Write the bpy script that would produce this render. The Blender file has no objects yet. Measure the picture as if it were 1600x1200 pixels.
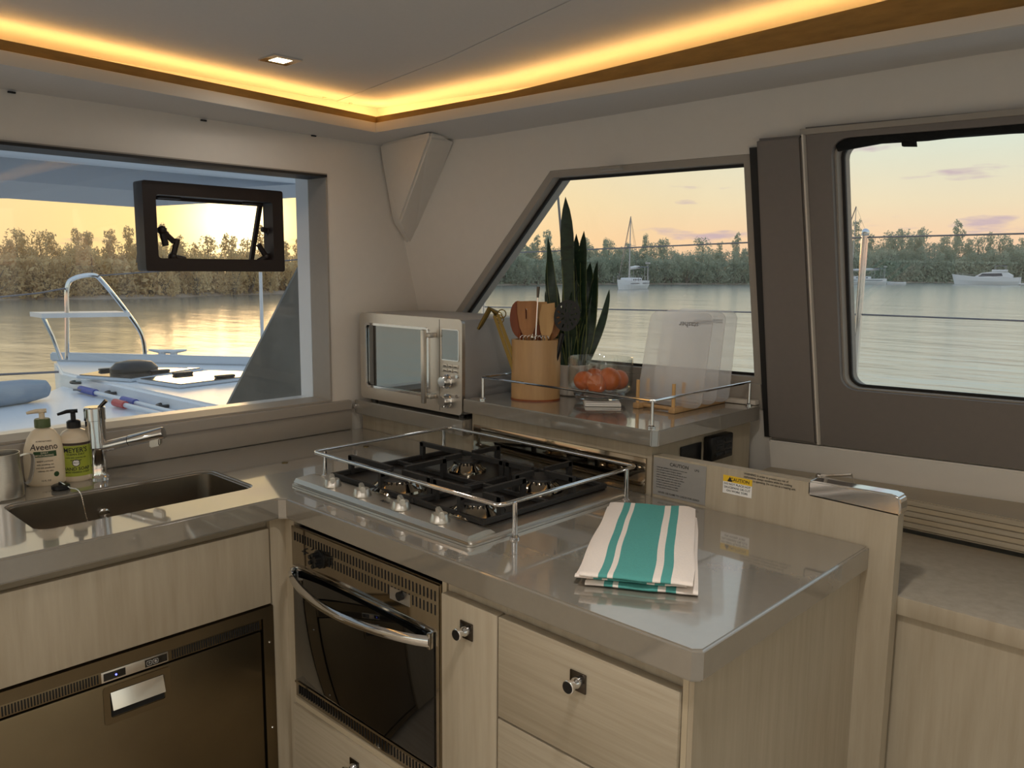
import bpy, bmesh, math, random
from mathutils import Vector, Matrix, noise
random.seed(7)
sc = bpy.context.scene
COL = sc.collection

# ---------------------------------------------------------------- camera
FPX, CX, CY, EYE = 1274.0, 800.0, 600.0, 1.42
def _n(v):
    v = Vector(v); v.normalize(); return v
AX = _n((2031 - CX, 430 - CY, FPX)); AY = _n((-546 - CX, 408 - CY, FPX))
AY = _n(AY - AX * AX.dot(AY) * 0.5); AX = _n(AX - AY * AX.dot(AY))
AZ = AX.cross(AY)
if AZ.y > 0: AZ = -AZ
def to_world(c): return Vector((AX.dot(c), AY.dot(c), AZ.dot(c)))
cam_data = bpy.data.cameras.new('camera'); cam = bpy.data.objects.new('camera', cam_data); COL.objects.link(cam)
cam_data.sensor_width = 36.0; cam_data.lens = FPX / 1600 * 36.0; cam_data.clip_start = 0.02; cam_data.clip_end = 3000
_r, _u, _b = to_world(Vector((1, 0, 0))), to_world(Vector((0, -1, 0))), to_world(Vector((0, 0, -1)))
cam.matrix_world = Matrix(((_r.x, _u.x, _b.x, 0), (_r.y, _u.y, _b.y, 0), (_r.z, _u.z, _b.z, EYE), (0, 0, 0, 1)))
sc.camera = cam
def sight(px, py): return to_world(Vector((px - CX, py - CY, FPX)))      # direction of a photograph point
def at_dist(px, dist, z):                                               # a spot on the ground at a bearing and distance
    d = sight(px, 430); h = Vector((d.x, d.y, 0)).normalized(); return Vector((h.x * dist, h.y * dist, z))
def at_z(px, py, z):
    d = sight(px, py); t = (z - EYE) / d.z; return Vector((d.x * t, d.y * t, z))
def at_x(px, py, x):
    d = sight(px, py); t = x / d.x; return Vector((x, d.y * t, EYE + d.z * t))
def at_y(px, py, y):
    d = sight(px, py); t = y / d.y; return Vector((d.x * t, y, EYE + d.z * t))

# ---------------------------------------------------------------- view, sky
sc.view_settings.view_transform = 'Standard'; sc.view_settings.look = 'None'
sc.view_settings.exposure = 0.0; sc.view_settings.gamma = 1.0; sc.view_settings.use_curve_mapping = False
def lin(r, g, b):
    f = lambda c: (c / 255 / 12.92) if c / 255 <= 0.04045 else ((c / 255 + 0.055) / 1.055) ** 2.4
    return (f(r), f(g), f(b), 1.0)
SKY_STRENGTH = 1.28
world = bpy.data.worlds.new('sunset_sky'); sc.world = world; world.use_nodes = True
nt = world.node_tree; nt.nodes.clear()
def nd(tree, typ, **kw):
    n = tree.nodes.new(typ)
    for k, v in kw.items(): setattr(n, k, v)
    return n
def ramp(tree, stops, interp='LINEAR'):
    r = tree.nodes.new('ShaderNodeValToRGB'); r.color_ramp.interpolation = interp
    e = r.color_ramp.elements
    while len(e) < len(stops): e.new(0.5)
    for i, (p, c) in enumerate(stops): e[i].position = p; e[i].color = c
    return r
SUN = sight(372, 345).normalized()
tc = nd(nt, 'ShaderNodeTexCoord'); L = nt.links.new
sep = nd(nt, 'ShaderNodeSeparateXYZ'); L(tc.outputs['Generated'], sep.inputs[0])
mr = nd(nt, 'ShaderNodeMapRange'); mr.inputs[1].default_value = -0.05; mr.inputs[2].default_value = 0.95; L(sep.outputs['Z'], mr.inputs[0])
g1 = ramp(nt, [(0.0, lin(200, 165, 150)), (0.05, lin(228, 180, 155)), (0.085, lin(236, 198, 162)), (0.125, lin(226, 210, 178)), (0.19, lin(208, 216, 200)), (0.36, lin(184, 202, 208)), (1.0, lin(145, 170, 200))])
L(mr.outputs[0], g1.inputs[0])
dot = nd(nt, 'ShaderNodeVectorMath', operation='DOT_PRODUCT'); L(tc.outputs['Generated'], dot.inputs[0]); dot.inputs[1].default_value = SUN
mx = nd(nt, 'ShaderNodeMath', operation='MAXIMUM'); L(dot.outputs['Value'], mx.inputs[0]); mx.inputs[1].default_value = 0.0
def power(p, k):
    a = nd(nt, 'ShaderNodeMath', operation='POWER'); L(mx.outputs[0], a.inputs[0]); a.inputs[1].default_value = p
    b = nd(nt, 'ShaderNodeMath', operation='MULTIPLY'); L(a.outputs[0], b.inputs[0]); b.inputs[1].default_value = k
    return b
warm = power(9, 0.8); near = power(70, 1.0); core = power(900, 2.2)
m1 = nd(nt, 'ShaderNodeMix', data_type='RGBA'); L(warm.outputs[0], m1.inputs[0]); L(g1.outputs[0], m1.inputs[6]); m1.inputs[7].default_value = lin(255, 214, 140)
m2 = nd(nt, 'ShaderNodeMix', data_type='RGBA'); L(near.outputs[0], m2.inputs[0]); L(m1.outputs[2], m2.inputs[6]); m2.inputs[7].default_value = (1.25, 0.86, 0.33, 1)
m3 = nd(nt, 'ShaderNodeMix', data_type='RGBA', blend_type='ADD'); L(core.outputs[0], m3.inputs[0]); L(m2.outputs[2], m3.inputs[6]); m3.inputs[7].default_value = (1.0, 0.8, 0.45, 1); m3.clamp_factor = False
mp = nd(nt, 'ShaderNodeMapping'); mp.inputs['Scale'].default_value = (1.0, 1.0, 5.5); mp.inputs['Location'].default_value = (0.35, 0.1, 0.22); L(tc.outputs['Generated'], mp.inputs[0])
cn = nd(nt, 'ShaderNodeTexNoise'); cn.inputs['Scale'].default_value = 7.5; cn.inputs['Detail'].default_value = 5; cn.inputs['Roughness'].default_value = 0.55; L(mp.outputs[0], cn.inputs['Vector'])
cr = ramp(nt, [(0.0, (0, 0, 0, 1)), (0.575, (0, 0, 0, 1)), (0.68, (0.85, 0.85, 0.85, 1)), (1.0, (1, 1, 1, 1))]); L(cn.outputs[0], cr.inputs[0])
cc = nd(nt, 'ShaderNodeMix', data_type='RGBA'); L(near.outputs[0], cc.inputs[0]); cc.inputs[6].default_value = lin(188, 165, 175); cc.inputs[7].default_value = lin(245, 175, 100)
m4 = nd(nt, 'ShaderNodeMix', data_type='RGBA'); L(cr.outputs[0], m4.inputs[0]); L(m3.outputs[2], m4.inputs[6]); L(cc.outputs[2], m4.inputs[7])
bg = nd(nt, 'ShaderNodeBackground'); bg.inputs['Strength'].default_value = SKY_STRENGTH; L(m4.outputs[2], bg.inputs['Color'])
wo = nd(nt, 'ShaderNodeOutputWorld'); L(bg.outputs[0], wo.inputs['Surface'])

sun_data = bpy.data.lights.new('low_sun', 'SUN'); sun_data.energy = 0.3; sun_data.color = (1.0, 0.62, 0.30); sun_data.angle = math.radians(14)
sun = bpy.data.objects.new('low_sun', sun_data); COL.objects.link(sun); sun.rotation_euler = SUN.to_track_quat('Z', 'Y').to_euler()

# ---------------------------------------------------------------- materials
def mat(name, color, rough=0.5, metal=0.0, var=0.0, scale=8.0, stretch=(1, 1, 1), bump=0.0, coat=0.0, color2=None, emit=None, estr=0.0, spec=0.5, trans=0.0, ior=1.45, alpha=1.0):
    m = bpy.data.materials.new(name); m.use_nodes = True
    t = m.node_tree; p = t.nodes['Principled BSDF']
    p.inputs['Base Color'].default_value = color; p.inputs['Roughness'].default_value = rough; p.inputs['Metallic'].default_value = metal
    p.inputs['Coat Weight'].default_value = coat; p.inputs['Specular IOR Level'].default_value = spec
    p.inputs['Transmission Weight'].default_value = trans; p.inputs['IOR'].default_value = ior; p.inputs['Alpha'].default_value = alpha
    if emit: p.inputs['Emission Color'].default_value = emit; p.inputs['Emission Strength'].default_value = estr
    if var > 0 or color2 is not None or bump > 0:
        c = t.nodes.new('ShaderNodeTexCoord'); mpn = t.nodes.new('ShaderNodeMapping'); mpn.inputs['Scale'].default_value = stretch
        t.links.new(c.outputs['Object'], mpn.inputs[0])
        no = t.nodes.new('ShaderNodeTexNoise'); no.inputs['Scale'].default_value = scale; no.inputs['Detail'].default_value = 6; no.inputs['Roughness'].default_value = 0.6
        t.links.new(mpn.outputs[0], no.inputs['Vector'])
        if var > 0 or color2 is not None:
            c2 = color2 if color2 is not None else tuple(x * (1 - var) for x in color[:3]) + (1,)
            r = ramp(t, [(0.3, c2), (0.7, color)]); t.links.new(no.outputs[0], r.inputs[0]); t.links.new(r.outputs[0], p.inputs['Base Color'])
        if bump > 0:
            b = t.nodes.new('ShaderNodeBump'); b.inputs['Strength'].default_value = bump; b.inputs['Distance'].default_value = 0.004
            t.links.new(no.outputs[0], b.inputs['Height']); t.links.new(b.outputs[0], p.inputs['Normal'])
    return m
def glass_mat(name, tint=(1, 1, 1, 1), gloss=0.06, rough=0.0, film=0.0):
    m = bpy.data.materials.new(name); m.use_nodes = True; t = m.node_tree; t.nodes.clear()
    tr = t.nodes.new('ShaderNodeBsdfTransparent'); tr.inputs[0].default_value = tint
    gl = t.nodes.new('ShaderNodeBsdfGlossy'); gl.inputs['Roughness'].default_value = rough
    fr = t.nodes.new('ShaderNodeLayerWeight'); fr.inputs['Blend'].default_value = 0.5
    pw = t.nodes.new('ShaderNodeMath'); pw.operation = 'POWER'; pw.inputs[1].default_value = 5.0; t.links.new(fr.outputs['Facing'], pw.inputs[0])
    mu = t.nodes.new('ShaderNodeMath'); mu.operation = 'MULTIPLY_ADD'; mu.inputs[1].default_value = 0.75; mu.inputs[2].default_value = gloss; t.links.new(pw.outputs[0], mu.inputs[0])
    mi = t.nodes.new('ShaderNodeMixShader'); t.links.new(mu.outputs[0], mi.inputs[0]); t.links.new(gl.outputs[0], mi.inputs[2])
    if film > 0:            # salt film on the pane
        tl = t.nodes.new('ShaderNodeBsdfTranslucent'); tl.inputs[0].default_value = (0.9, 0.88, 0.85, 1)
        c = t.nodes.new('ShaderNodeTexCoord'); no = t.nodes.new('ShaderNodeTexNoise'); no.inputs['Scale'].default_value = 6; no.inputs['Detail'].default_value = 8; t.links.new(c.outputs['Object'], no.inputs['Vector'])
        k = t.nodes.new('ShaderNodeMath'); k.operation = 'MULTIPLY'; k.inputs[1].default_value = film * 2; t.links.new(no.outputs[0], k.inputs[0])
        m2_ = t.nodes.new('ShaderNodeMixShader'); t.links.new(k.outputs[0], m2_.inputs[0]); t.links.new(tr.outputs[0], m2_.inputs[1]); t.links.new(tl.outputs[0], m2_.inputs[2]); t.links.new(m2_.outputs[0], mi.inputs[1])
    else: t.links.new(tr.outputs[0], mi.inputs[1])
    o = t.nodes.new('ShaderNodeOutputMaterial'); t.links.new(mi.outputs[0], o.inputs[0])
    return m
M = {}
M['counter'] = mat('taupe_solid_surface', lin(134, 127, 115), 0.2, var=0.05, scale=60, coat=1.0)
M['counter'].node_tree.nodes['Principled BSDF'].inputs['Coat Roughness'].default_value = 0.05
M['counter'].node_tree.nodes['Principled BSDF'].inputs['Coat IOR'].default_value = 2.3
M['laminate_v'] = mat('pale_oak_vertical', lin(178, 165, 143), 0.45, color2=lin(163, 149, 126), scale=5, stretch=(9, 9, 0.7), bump=0.08)
M['laminate_h'] = mat('pale_oak_horizontal', lin(178, 165, 143), 0.45, color2=lin(163, 149, 126), scale=5, stretch=(0.9, 0.9, 26), bump=0.08)
M['ply_edge'] = mat('layered_ply_edge', lin(190, 175, 148), 0.5, color2=lin(172, 156, 130), scale=60, stretch=(6, .05, .05))
M['vinyl'] = mat('cream_vinyl', lin(222, 214, 202), 0.6, var=0.03, scale=30, bump=0.03)
M['headliner'] = mat('grey_white_headliner', lin(214, 211, 208), 0.75, var=0.03, scale=120, bump=0.05)
M['lip'] = mat('white_cove_lip', lin(215, 205, 190), 0.5)
M['cove_veneer'] = mat('golden_brown_cove_veneer', lin(150, 118, 62), 0.6, var=0.3, scale=14, stretch=(1, 1, 5))
M['taupe'] = mat('taupe_window_moulding', lin(160, 151, 139), 0.5, var=0.04, scale=40, bump=0.03)
M['taupe_dark'] = mat('dark_taupe_pillar', lin(122, 114, 107), 0.55, var=0.05, scale=60, bump=0.05)
M['gasket'] = mat('black_gasket', lin(38, 36, 34), 0.6)
M['gelcoat'] = mat('white_gelcoat', lin(236, 237, 239), 0.25, var=0.02, scale=3)
M['gelcoat_blue'] = mat('pale_grey_gelcoat', lin(200, 208, 218), 0.3)
M['chrome'] = mat('polished_chrome', lin(225, 225, 225), 0.08, 1.0)
M['steel'] = mat('brushed_steel', lin(214, 208, 198), 0.34, 1.0, var=0.12, scale=30, stretch=(1, 30, 30))
M['steel_dark'] = mat('brushed_fridge_steel', lin(126, 112, 88), 0.34, 1.0, var=0.1, scale=8)
M['steel_mirror'] = mat('mirror_steel', lin(156, 146, 130), 0.07, 1.0)
M['sink_steel'] = mat('satin_sink_steel', lin(170, 160, 145), 0.3, 1.0, var=0.1, scale=20)
M['iron'] = mat('black_cast_iron', lin(40, 38, 36), 0.55, var=0.2, scale=200, bump=0.1)
M['black'] = mat('black_plastic', lin(18, 18, 18), 0.35)
M['black_gloss'] = mat('black_glass', lin(8, 8, 8), 0.04, coat=0.5)
M['mirror_glass'] = mat('dark_mirror_glass', lin(150, 154, 156), 0.03, 1.0)
M['dark_slot'] = mat('dark_slot', lin(14, 13, 12), 0.7)
M['bronze'] = mat('dark_bronze_frame', lin(34, 22, 16), 0.5)
M['floor'] = mat('pale_oak_floor', lin(196, 182, 162), 0.4, color2=lin(176, 160, 138), scale=4, stretch=(8, 0.7, 1))
M['knob_pewter'] = mat('dark_pewter', lin(90, 84, 78), 0.22, 1.0)
M['bamboo'] = mat('bamboo', lin(190, 152, 104), 0.42, color2=lin(166, 128, 84), scale=4, stretch=(8, 8, 0.8), bump=0.04)
M['bamboo_pale'] = mat('pale_bamboo', lin(214, 172, 112), 0.45, color2=lin(190, 146, 90), scale=5, stretch=(7, 7, 0.8))
M['wood_mid'] = mat('beech_wood', lin(178, 122, 70), 0.45, color2=lin(150, 98, 52), scale=6, stretch=(7, 7, 0.8))
M['wood_red'] = mat('reddish_wood', lin(150, 78, 36), 0.45, color2=lin(120, 58, 26), scale=6, stretch=(7, 7, 0.8))
M['brass'] = mat('aged_brass', lin(124, 104, 58), 0.35, 1.0)
M['window_glass'] = glass_mat('window_glass', (0.97, 0.975, 0.97, 1), 0.035, film=0.022)
M['bowl_glass'] = glass_mat('clear_bowl_glass', (0.95, 0.96, 0.95, 1), 0.09)
M['bowl_base'] = mat('thick_glass_base', lin(235, 240, 240), 0.02, trans=1.0, ior=1.45)
M['orange'] = mat('orange_peel', lin(228, 112, 36), 0.4, var=0.15, scale=160, bump=0.12)
M['leaf'] = mat('snake_plant_leaf', lin(44, 66, 46), 0.4, color2=lin(20, 38, 27), scale=14, stretch=(2, 2, 5))
M['leaf_edge'] = mat('snake_plant_leaf_edge', lin(104, 112, 64), 0.45)
M['ceramic'] = mat('white_ceramic', lin(222, 216, 206), 0.35)
M['silicone'] = mat('frosted_silicone', lin(238, 232, 228), 0.35, trans=0.55, ior=1.2, alpha=0.72)
def silicone_mat():
    m = bpy.data.materials.new('frosted_translucent_silicone'); m.use_nodes = True; t = m.node_tree; t.nodes.clear()
    c = (1.0, 0.97, 0.95, 1); tl = t.nodes.new('ShaderNodeBsdfTranslucent'); tl.inputs[0].default_value = c; d = t.nodes.new('ShaderNodeBsdfDiffuse'); d.inputs[0].default_value = c
    tr = t.nodes.new('ShaderNodeBsdfTransparent'); gl = t.nodes.new('ShaderNodeBsdfGlossy'); gl.inputs['Roughness'].default_value = 0.3
    a = t.nodes.new('ShaderNodeMixShader'); a.inputs[0].default_value = 0.12; t.links.new(tl.outputs[0], a.inputs[1]); t.links.new(d.outputs[0], a.inputs[2])
    b = t.nodes.new('ShaderNodeMixShader'); b.inputs[0].default_value = 0.71; t.links.new(a.outputs[0], b.inputs[1]); t.links.new(tr.outputs[0], b.inputs[2])
    e = t.nodes.new('ShaderNodeMixShader'); e.inputs[0].default_value = 0.06; t.links.new(b.outputs[0], e.inputs[1]); t.links.new(gl.outputs[0], e.inputs[2])
    o = t.nodes.new('ShaderNodeOutputMaterial'); t.links.new(e.outputs[0], o.inputs[0]); return m
M['silicone'] = silicone_mat()
M['well'] = mat('dark_enamel_well', lin(64, 58, 52), 0.3, 0.7)
M['towel_white'] = mat('white_cotton', lin(236, 224, 212), 0.9, var=0.05, scale=250, bump=0.25)
M['towel_teal'] = mat('teal_cotton', lin(84, 158, 150), 0.9, var=0.08, scale=250, bump=0.25)
M['lotion'] = mat('cream_plastic', lin(226, 208, 178), 0.35)
M['green_cap'] = mat('olive_green_plastic', lin(78, 92, 50), 0.4)
M['green_print'] = mat('dark_green_print', lin(42, 72, 36), 0.5)
M['brown_print'] = mat('brown_print', lin(70, 54, 44), 0.5)
M['soap_clear'] = mat('cloudy_soap_bottle', lin(214, 196, 168), 0.2)
M['soap_label'] = mat('lime_green_label', lin(160, 168, 56), 0.45, var=0.06, scale=30)
M['paper'] = mat('white_paper', lin(230, 226, 218), 0.7)
M['placard'] = mat('silver_placard', lin(164, 160, 154), 0.4, 0.4)
M['yellow'] = mat('yellow_sticker', lin(222, 180, 40), 0.5)
M['text_dark'] = mat('dark_print', lin(30, 30, 30), 0.6)
M['text_grey'] = mat('grey_print', lin(120, 118, 116), 0.6)
M['led'] = mat('warm_led_strip', (1, 0.62, 0.22, 1), 0.5, emit=(1.0, 0.56, 0.17, 1), estr=12.0)
M['lamp_lens'] = mat('lit_lamp_lens', (1, 0.8, 0.5, 1), 0.5, emit=(1.0, 0.80, 0.48, 1), estr=14.0)
M['blue_led'] = mat('blue_led', (0.1, 0.1, 1, 1), 0.5, emit=(0.1, 0.12, 1.0, 1), estr=6.0)
M['shade'] = mat('black_rolled_fabric', lin(24, 24, 23), 0.95, bump=0.6, scale=90)
M['smoked'] = mat('smoked_acrylic', lin(140, 143, 142), 0.18, var=0.45, scale=3.2)
M['hatch'] = mat('tinted_hatch_acrylic', lin(70, 60, 52), 0.03, coat=0.6, spec=1.0)
M['blue_plastic'] = mat('blue_plastic', lin(50, 70, 160), 0.4)
M['red_plastic'] = mat('red_plastic', lin(190, 60, 60), 0.4)
M['alu'] = mat('white_aluminium', lin(214, 218, 224), 0.35, 0.3)
M['wire'] = mat('stainless_wire', lin(120, 116, 118), 0.35, 0.8)
M['dinghy'] = mat('grey_inflatable', lin(140, 152, 166), 0.5)
M['boat_white'] = mat('white_boat_paint', lin(228, 226, 228), 0.35)
M['boat_dark'] = mat('dark_boat_trim', lin(70, 72, 84), 0.5)
M['canvas'] = mat('grey_canvas', lin(120, 124, 134), 0.8)
M['mast'] = mat('pale_spar', lin(190, 184, 182), 0.4)
def foliage_mat(name, c1, c2):
    m = bpy.data.materials.new(name); m.use_nodes = True; t = m.node_tree; t.nodes.clear()
    c = t.nodes.new('ShaderNodeTexCoord'); no = t.nodes.new('ShaderNodeTexNoise'); no.inputs['Scale'].default_value = 0.9; t.links.new(c.outputs['Object'], no.inputs['Vector'])
    r = ramp(t, [(0.3, c2), (0.7, c1)]); t.links.new(no.outputs[0], r.inputs[0])
    d = t.nodes.new('ShaderNodeBsdfDiffuse'); tr = t.nodes.new('ShaderNodeBsdfTranslucent'); mi = t.nodes.new('ShaderNodeMixShader'); mi.inputs[0].default_value = 0.5
    t.links.new(r.outputs[0], d.inputs[0]); t.links.new(r.outputs[0], tr.inputs[0]); t.links.new(d.outputs[0], mi.inputs[1]); t.links.new(tr.outputs[0], mi.inputs[2])
    o = t.nodes.new('ShaderNodeOutputMaterial'); t.links.new(mi.outputs[0], o.inputs[0]); return m
M['foliage_haze'] = foliage_mat('haze_tinted_grey_green_foliage', lin(196, 201, 178), lin(160, 168, 148))  # distance haze is mixed into this leaf colour
M['foliage_haze_warm'] = foliage_mat('haze_tinted_olive_foliage', lin(240, 214, 166), lin(206, 182, 138))  # backlit haze and glow are mixed into this paler leaf colour
M['bark'] = mat('grey_bark', lin(112, 100, 88), 0.9)
M['sand'] = mat('pale_sand', lin(178, 162, 146), 0.9, var=0.15, scale=0.6)
def water_mat():
    m = bpy.data.materials.new('calm_rippled_water'); m.use_nodes = True; t = m.node_tree; t.nodes.clear()
    df = t.nodes.new('ShaderNodeBsdfDiffuse'); df.inputs[0].default_value = lin(150, 156, 142); gl = t.nodes.new('ShaderNodeBsdfGlossy'); gl.inputs['Roughness'].default_value = 0.18
    c = t.nodes.new('ShaderNodeTexCoord'); hs = []
    for s, k in ((0.35, 0.8), (1.6, 0.24), (5.0, 0.05)):
        mpn = t.nodes.new('ShaderNodeMapping'); mpn.inputs['Rotation'].default_value = (0, 0, 0.75); mpn.inputs['Scale'].default_value = (1.0, 0.45, 1); t.links.new(c.outputs['Object'], mpn.inputs[0])
        n = t.nodes.new('ShaderNodeTexNoise'); n.inputs['Scale'].default_value = s; n.inputs['Detail'].default_value = 3; t.links.new(mpn.outputs[0], n.inputs['Vector'])
        mu = t.nodes.new('ShaderNodeMath'); mu.operation = 'MULTIPLY'; mu.inputs[1].default_value = k; t.links.new(n.outputs[0], mu.inputs[0]); hs.append(mu)
    a = t.nodes.new('ShaderNodeMath'); t.links.new(hs[0].outputs[0], a.inputs[0]); t.links.new(hs[1].outputs[0], a.inputs[1])
    a2 = t.nodes.new('ShaderNodeMath'); t.links.new(a.outputs[0], a2.inputs[0]); t.links.new(hs[2].outputs[0], a2.inputs[1])
    b = t.nodes.new('ShaderNodeBump'); b.inputs['Strength'].default_value = 0.5; b.inputs['Distance'].default_value = 0.2; t.links.new(a2.outputs[0], b.inputs['Height'])
    t.links.new(b.outputs[0], gl.inputs['Normal'])
    lw = t.nodes.new('ShaderNodeLayerWeight'); lw.inputs['Blend'].default_value = 0.5
    pw = t.nodes.new('ShaderNodeMath'); pw.operation = 'POWER'; pw.inputs[1].default_value = 2.0; t.links.new(lw.outputs['Facing'], pw.inputs[0])
    ma = t.nodes.new('ShaderNodeMath'); ma.operation = 'MULTIPLY_ADD'; ma.inputs[1].default_value = 0.86; ma.inputs[2].default_value = 0.08; t.links.new(pw.outputs[0], ma.inputs[0])
    mi = t.nodes.new('ShaderNodeMixShader'); t.links.new(ma.outputs[0], mi.inputs[0]); t.links.new(df.outputs[0], mi.inputs[1]); t.links.new(gl.outputs[0], mi.inputs[2])
    o = t.nodes.new('ShaderNodeOutputMaterial'); t.links.new(mi.outputs[0], o.inputs[0]); return m
M['water'] = water_mat()
M['translucent_roof'] = foliage_mat('light_passing_white_roof', lin(236, 238, 240), lin(228, 231, 234))  # roof overhang made translucent so sky light brightens its underside

# ---------------------------------------------------------------- mesh helpers
def V(*a): return Vector(a)
def link(name, mesh, material=None, parent=None):
    o = bpy.data.objects.new(name, mesh); COL.objects.link(o)
    if material is not None:
        for mm in (material if isinstance(material, (list, tuple)) else [material]): mesh.materials.append(M[mm] if isinstance(mm, str) else mm)
    if parent is not None:
        o.parent = parent; o.matrix_parent_inverse = Matrix.Translation(-parent.location)
    return o
def obj(name, bm, material, parent=None, smooth=40):
    bmesh.ops.recalc_face_normals(bm, faces=bm.faces[:])
    me = bpy.data.meshes.new(name); bm.to_mesh(me); bm.free()
    if smooth:
        for p in me.polygons: p.use_smooth = True
        try: me.set_sharp_from_angle(angle=math.radians(smooth))
        except Exception: pass
    return link(name, me, material, parent)
def tag(o, label, cat, group=None, kind=None):
    o['label'] = label; o['category'] = cat
    if group: o['group'] = group
    if kind: o['kind'] = kind
    return o
def struct(o, label, cat): return tag(o, label, cat, kind='structure')
def part(o, label): o['label'] = label; return o
def thing(name, label, cat, loc, group=None):
    e = bpy.data.objects.new(name, None); COL.objects.link(e); e.location = loc; e.empty_display_size = 0.05
    return tag(e, label, cat, group)
def nb(): return bmesh.new()
def box(bm, x0, x1, y0, y1, z0, z1, bev=0.0, seg=2):
    vs = [bm.verts.new((x, y, z)) for x in (x0, x1) for y in (y0, y1) for z in (z0, z1)]
    fs = [bm.faces.new([vs[i] for i in f]) for f in ((0, 1, 3, 2), (4, 6, 7, 5), (0, 4, 5, 1), (2, 3, 7, 6), (0, 2, 6, 4), (1, 5, 7, 3))]
    if bev > 0:
        es = list({e for f in fs for e in f.edges})
        bmesh.ops.bevel(bm, geom=es, offset=bev, segments=seg, profile=0.5, affect='EDGES')
    return bm
def obox(bm, c, ux, uy, uz, hx, hy, hz):      # oriented box
    c, ux, uy, uz = Vector(c), Vector(ux).normalized(), Vector(uy).normalized(), Vector(uz).normalized()
    vs = [bm.verts.new(c + ux * (sx * hx) + uy * (sy * hy) + uz * (sz * hz)) for sx in (-1, 1) for sy in (-1, 1) for sz in (-1, 1)]
    for f in ((0, 1, 3, 2), (4, 6, 7, 5), (0, 4, 5, 1), (2, 3, 7, 6), (0, 2, 6, 4), (1, 5, 7, 3)): bm.faces.new([vs[i] for i in f])
    return bm
def frame_of(d):
    d = Vector(d).normalized(); a = Vector((0, 0, 1)) if abs(d.z) < 0.9 else Vector((1, 0, 0))
    u = d.cross(a).normalized(); return u, d.cross(u).normalized()
def tube(bm, pts, r, seg=10, cap=True):
    pts = [Vector(p) for p in pts]; rs = r if isinstance(r, (list, tuple)) else [r] * len(pts)
    rings = []; u = None
    for i, p in enumerate(pts):
        d = (pts[min(i + 1, len(pts) - 1)] - pts[max(i - 1, 0)])
        if u is None: u, w = frame_of(d)
        else:
            d.normalize(); u = (u - d * u.dot(d)).normalized(); w = d.cross(u)
        rings.append([bm.verts.new(p + (u * math.cos(2 * math.pi * k / seg) + w * math.sin(2 * math.pi * k / seg)) * rs[i]) for k in range(seg)])
    for a, b in zip(rings, rings[1:]):
        for k in range(seg): bm.faces.new((a[k], a[(k + 1) % seg], b[(k + 1) % seg], b[k]))
    if cap: bm.faces.new(rings[0][::-1]); bm.faces.new(rings[-1])
    return bm
def cyl(bm, p0, p1, r0, r1=None, seg=20): return tube(bm, [p0, p1], [r0, r0 if r1 is None else r1], seg)
def lathe(bm, prof, c, seg=28, sx=1.0, sy=1.0, ang=0.0, cap=True):   # prof [(r, z)] about a vertical axis
    ca, sa = math.cos(ang), math.sin(ang); rings = []
    for r, z in prof:
        ring = []
        for k in range(seg):
            t = 2 * math.pi * k / seg; x, y = r * sx * math.cos(t), r * sy * math.sin(t)
            ring.append(bm.verts.new((c[0] + x * ca - y * sa, c[1] + x * sa + y * ca, c[2] + z)))
        rings.append(ring)
    for a, b in zip(rings, rings[1:]):
        for k in range(seg): bm.faces.new((a[k], a[(k + 1) % seg], b[(k + 1) % seg], b[k]))
    if cap: bm.faces.new(rings[0][::-1]); bm.faces.new(rings[-1])
    return bm
def prism(bm, poly, vec, holes=()):      # planar outline with holes, given thickness along vec
    vec = Vector(vec); edges = []
    for lp in [poly] + list(holes):
        vs = [bm.verts.new(Vector(p)) for p in lp]
        edges += [bm.edges.new((vs[i], vs[(i + 1) % len(vs)])) for i in range(len(vs))]
    if holes: fs = [g for g in bmesh.ops.triangle_fill(bm, use_beauty=True, edges=edges)['geom'] if isinstance(g, bmesh.types.BMFace)]
    else: fs = [bm.faces.new(vs)]
    ex = bmesh.ops.extrude_face_region(bm, geom=fs)
    bmesh.ops.translate(bm, verts=[g for g in ex['geom'] if isinstance(g, bmesh.types.BMVert)], vec=vec)
    return bm
def rrect(u0, u1, v0, v1, r, n=5):      # rounded rectangle outline in (u, v)
    out = []
    for cu, cv, a0 in ((u1 - r, v1 - r, 0), (u0 + r, v1 - r, 90), (u0 + r, v0 + r, 180), (u1 - r, v0 + r, 270)):
        for k in range(n + 1):
            a = math.radians(a0 + 90 * k / n); out.append((cu + r * math.cos(a), cv + r * math.sin(a)))
    return out
def text(name, body, size, place, material, parent, align='CENTER', sx=1.0):
    """flat lettering; place(u, v) puts a glyph point on its surface"""
    cu = bpy.data.curves.new(name, 'FONT'); cu.body = body; cu.size = size; cu.align_x = align; cu.align_y = 'CENTER'; cu.resolution_u = 2; cu.offset = size * .014
    to = bpy.data.objects.new(name, cu); COL.objects.link(to)
    dg = bpy.context.evaluated_depsgraph_get(); me = bpy.data.meshes.new_from_object(to.evaluated_get(dg))
    bpy.data.objects.remove(to); bpy.data.curves.remove(cu)
    for v in me.vertices: v.co = place(v.co.x * sx, v.co.y)
    me.name = name; me.materials.clear()
    return link(name, me, material, parent)
def on_plane(o, du, dv):
    o, du, dv = Vector(o), Vector(du).normalized(), Vector(dv).normalized()
    return lambda u, v: o + du * u + dv * v

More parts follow.
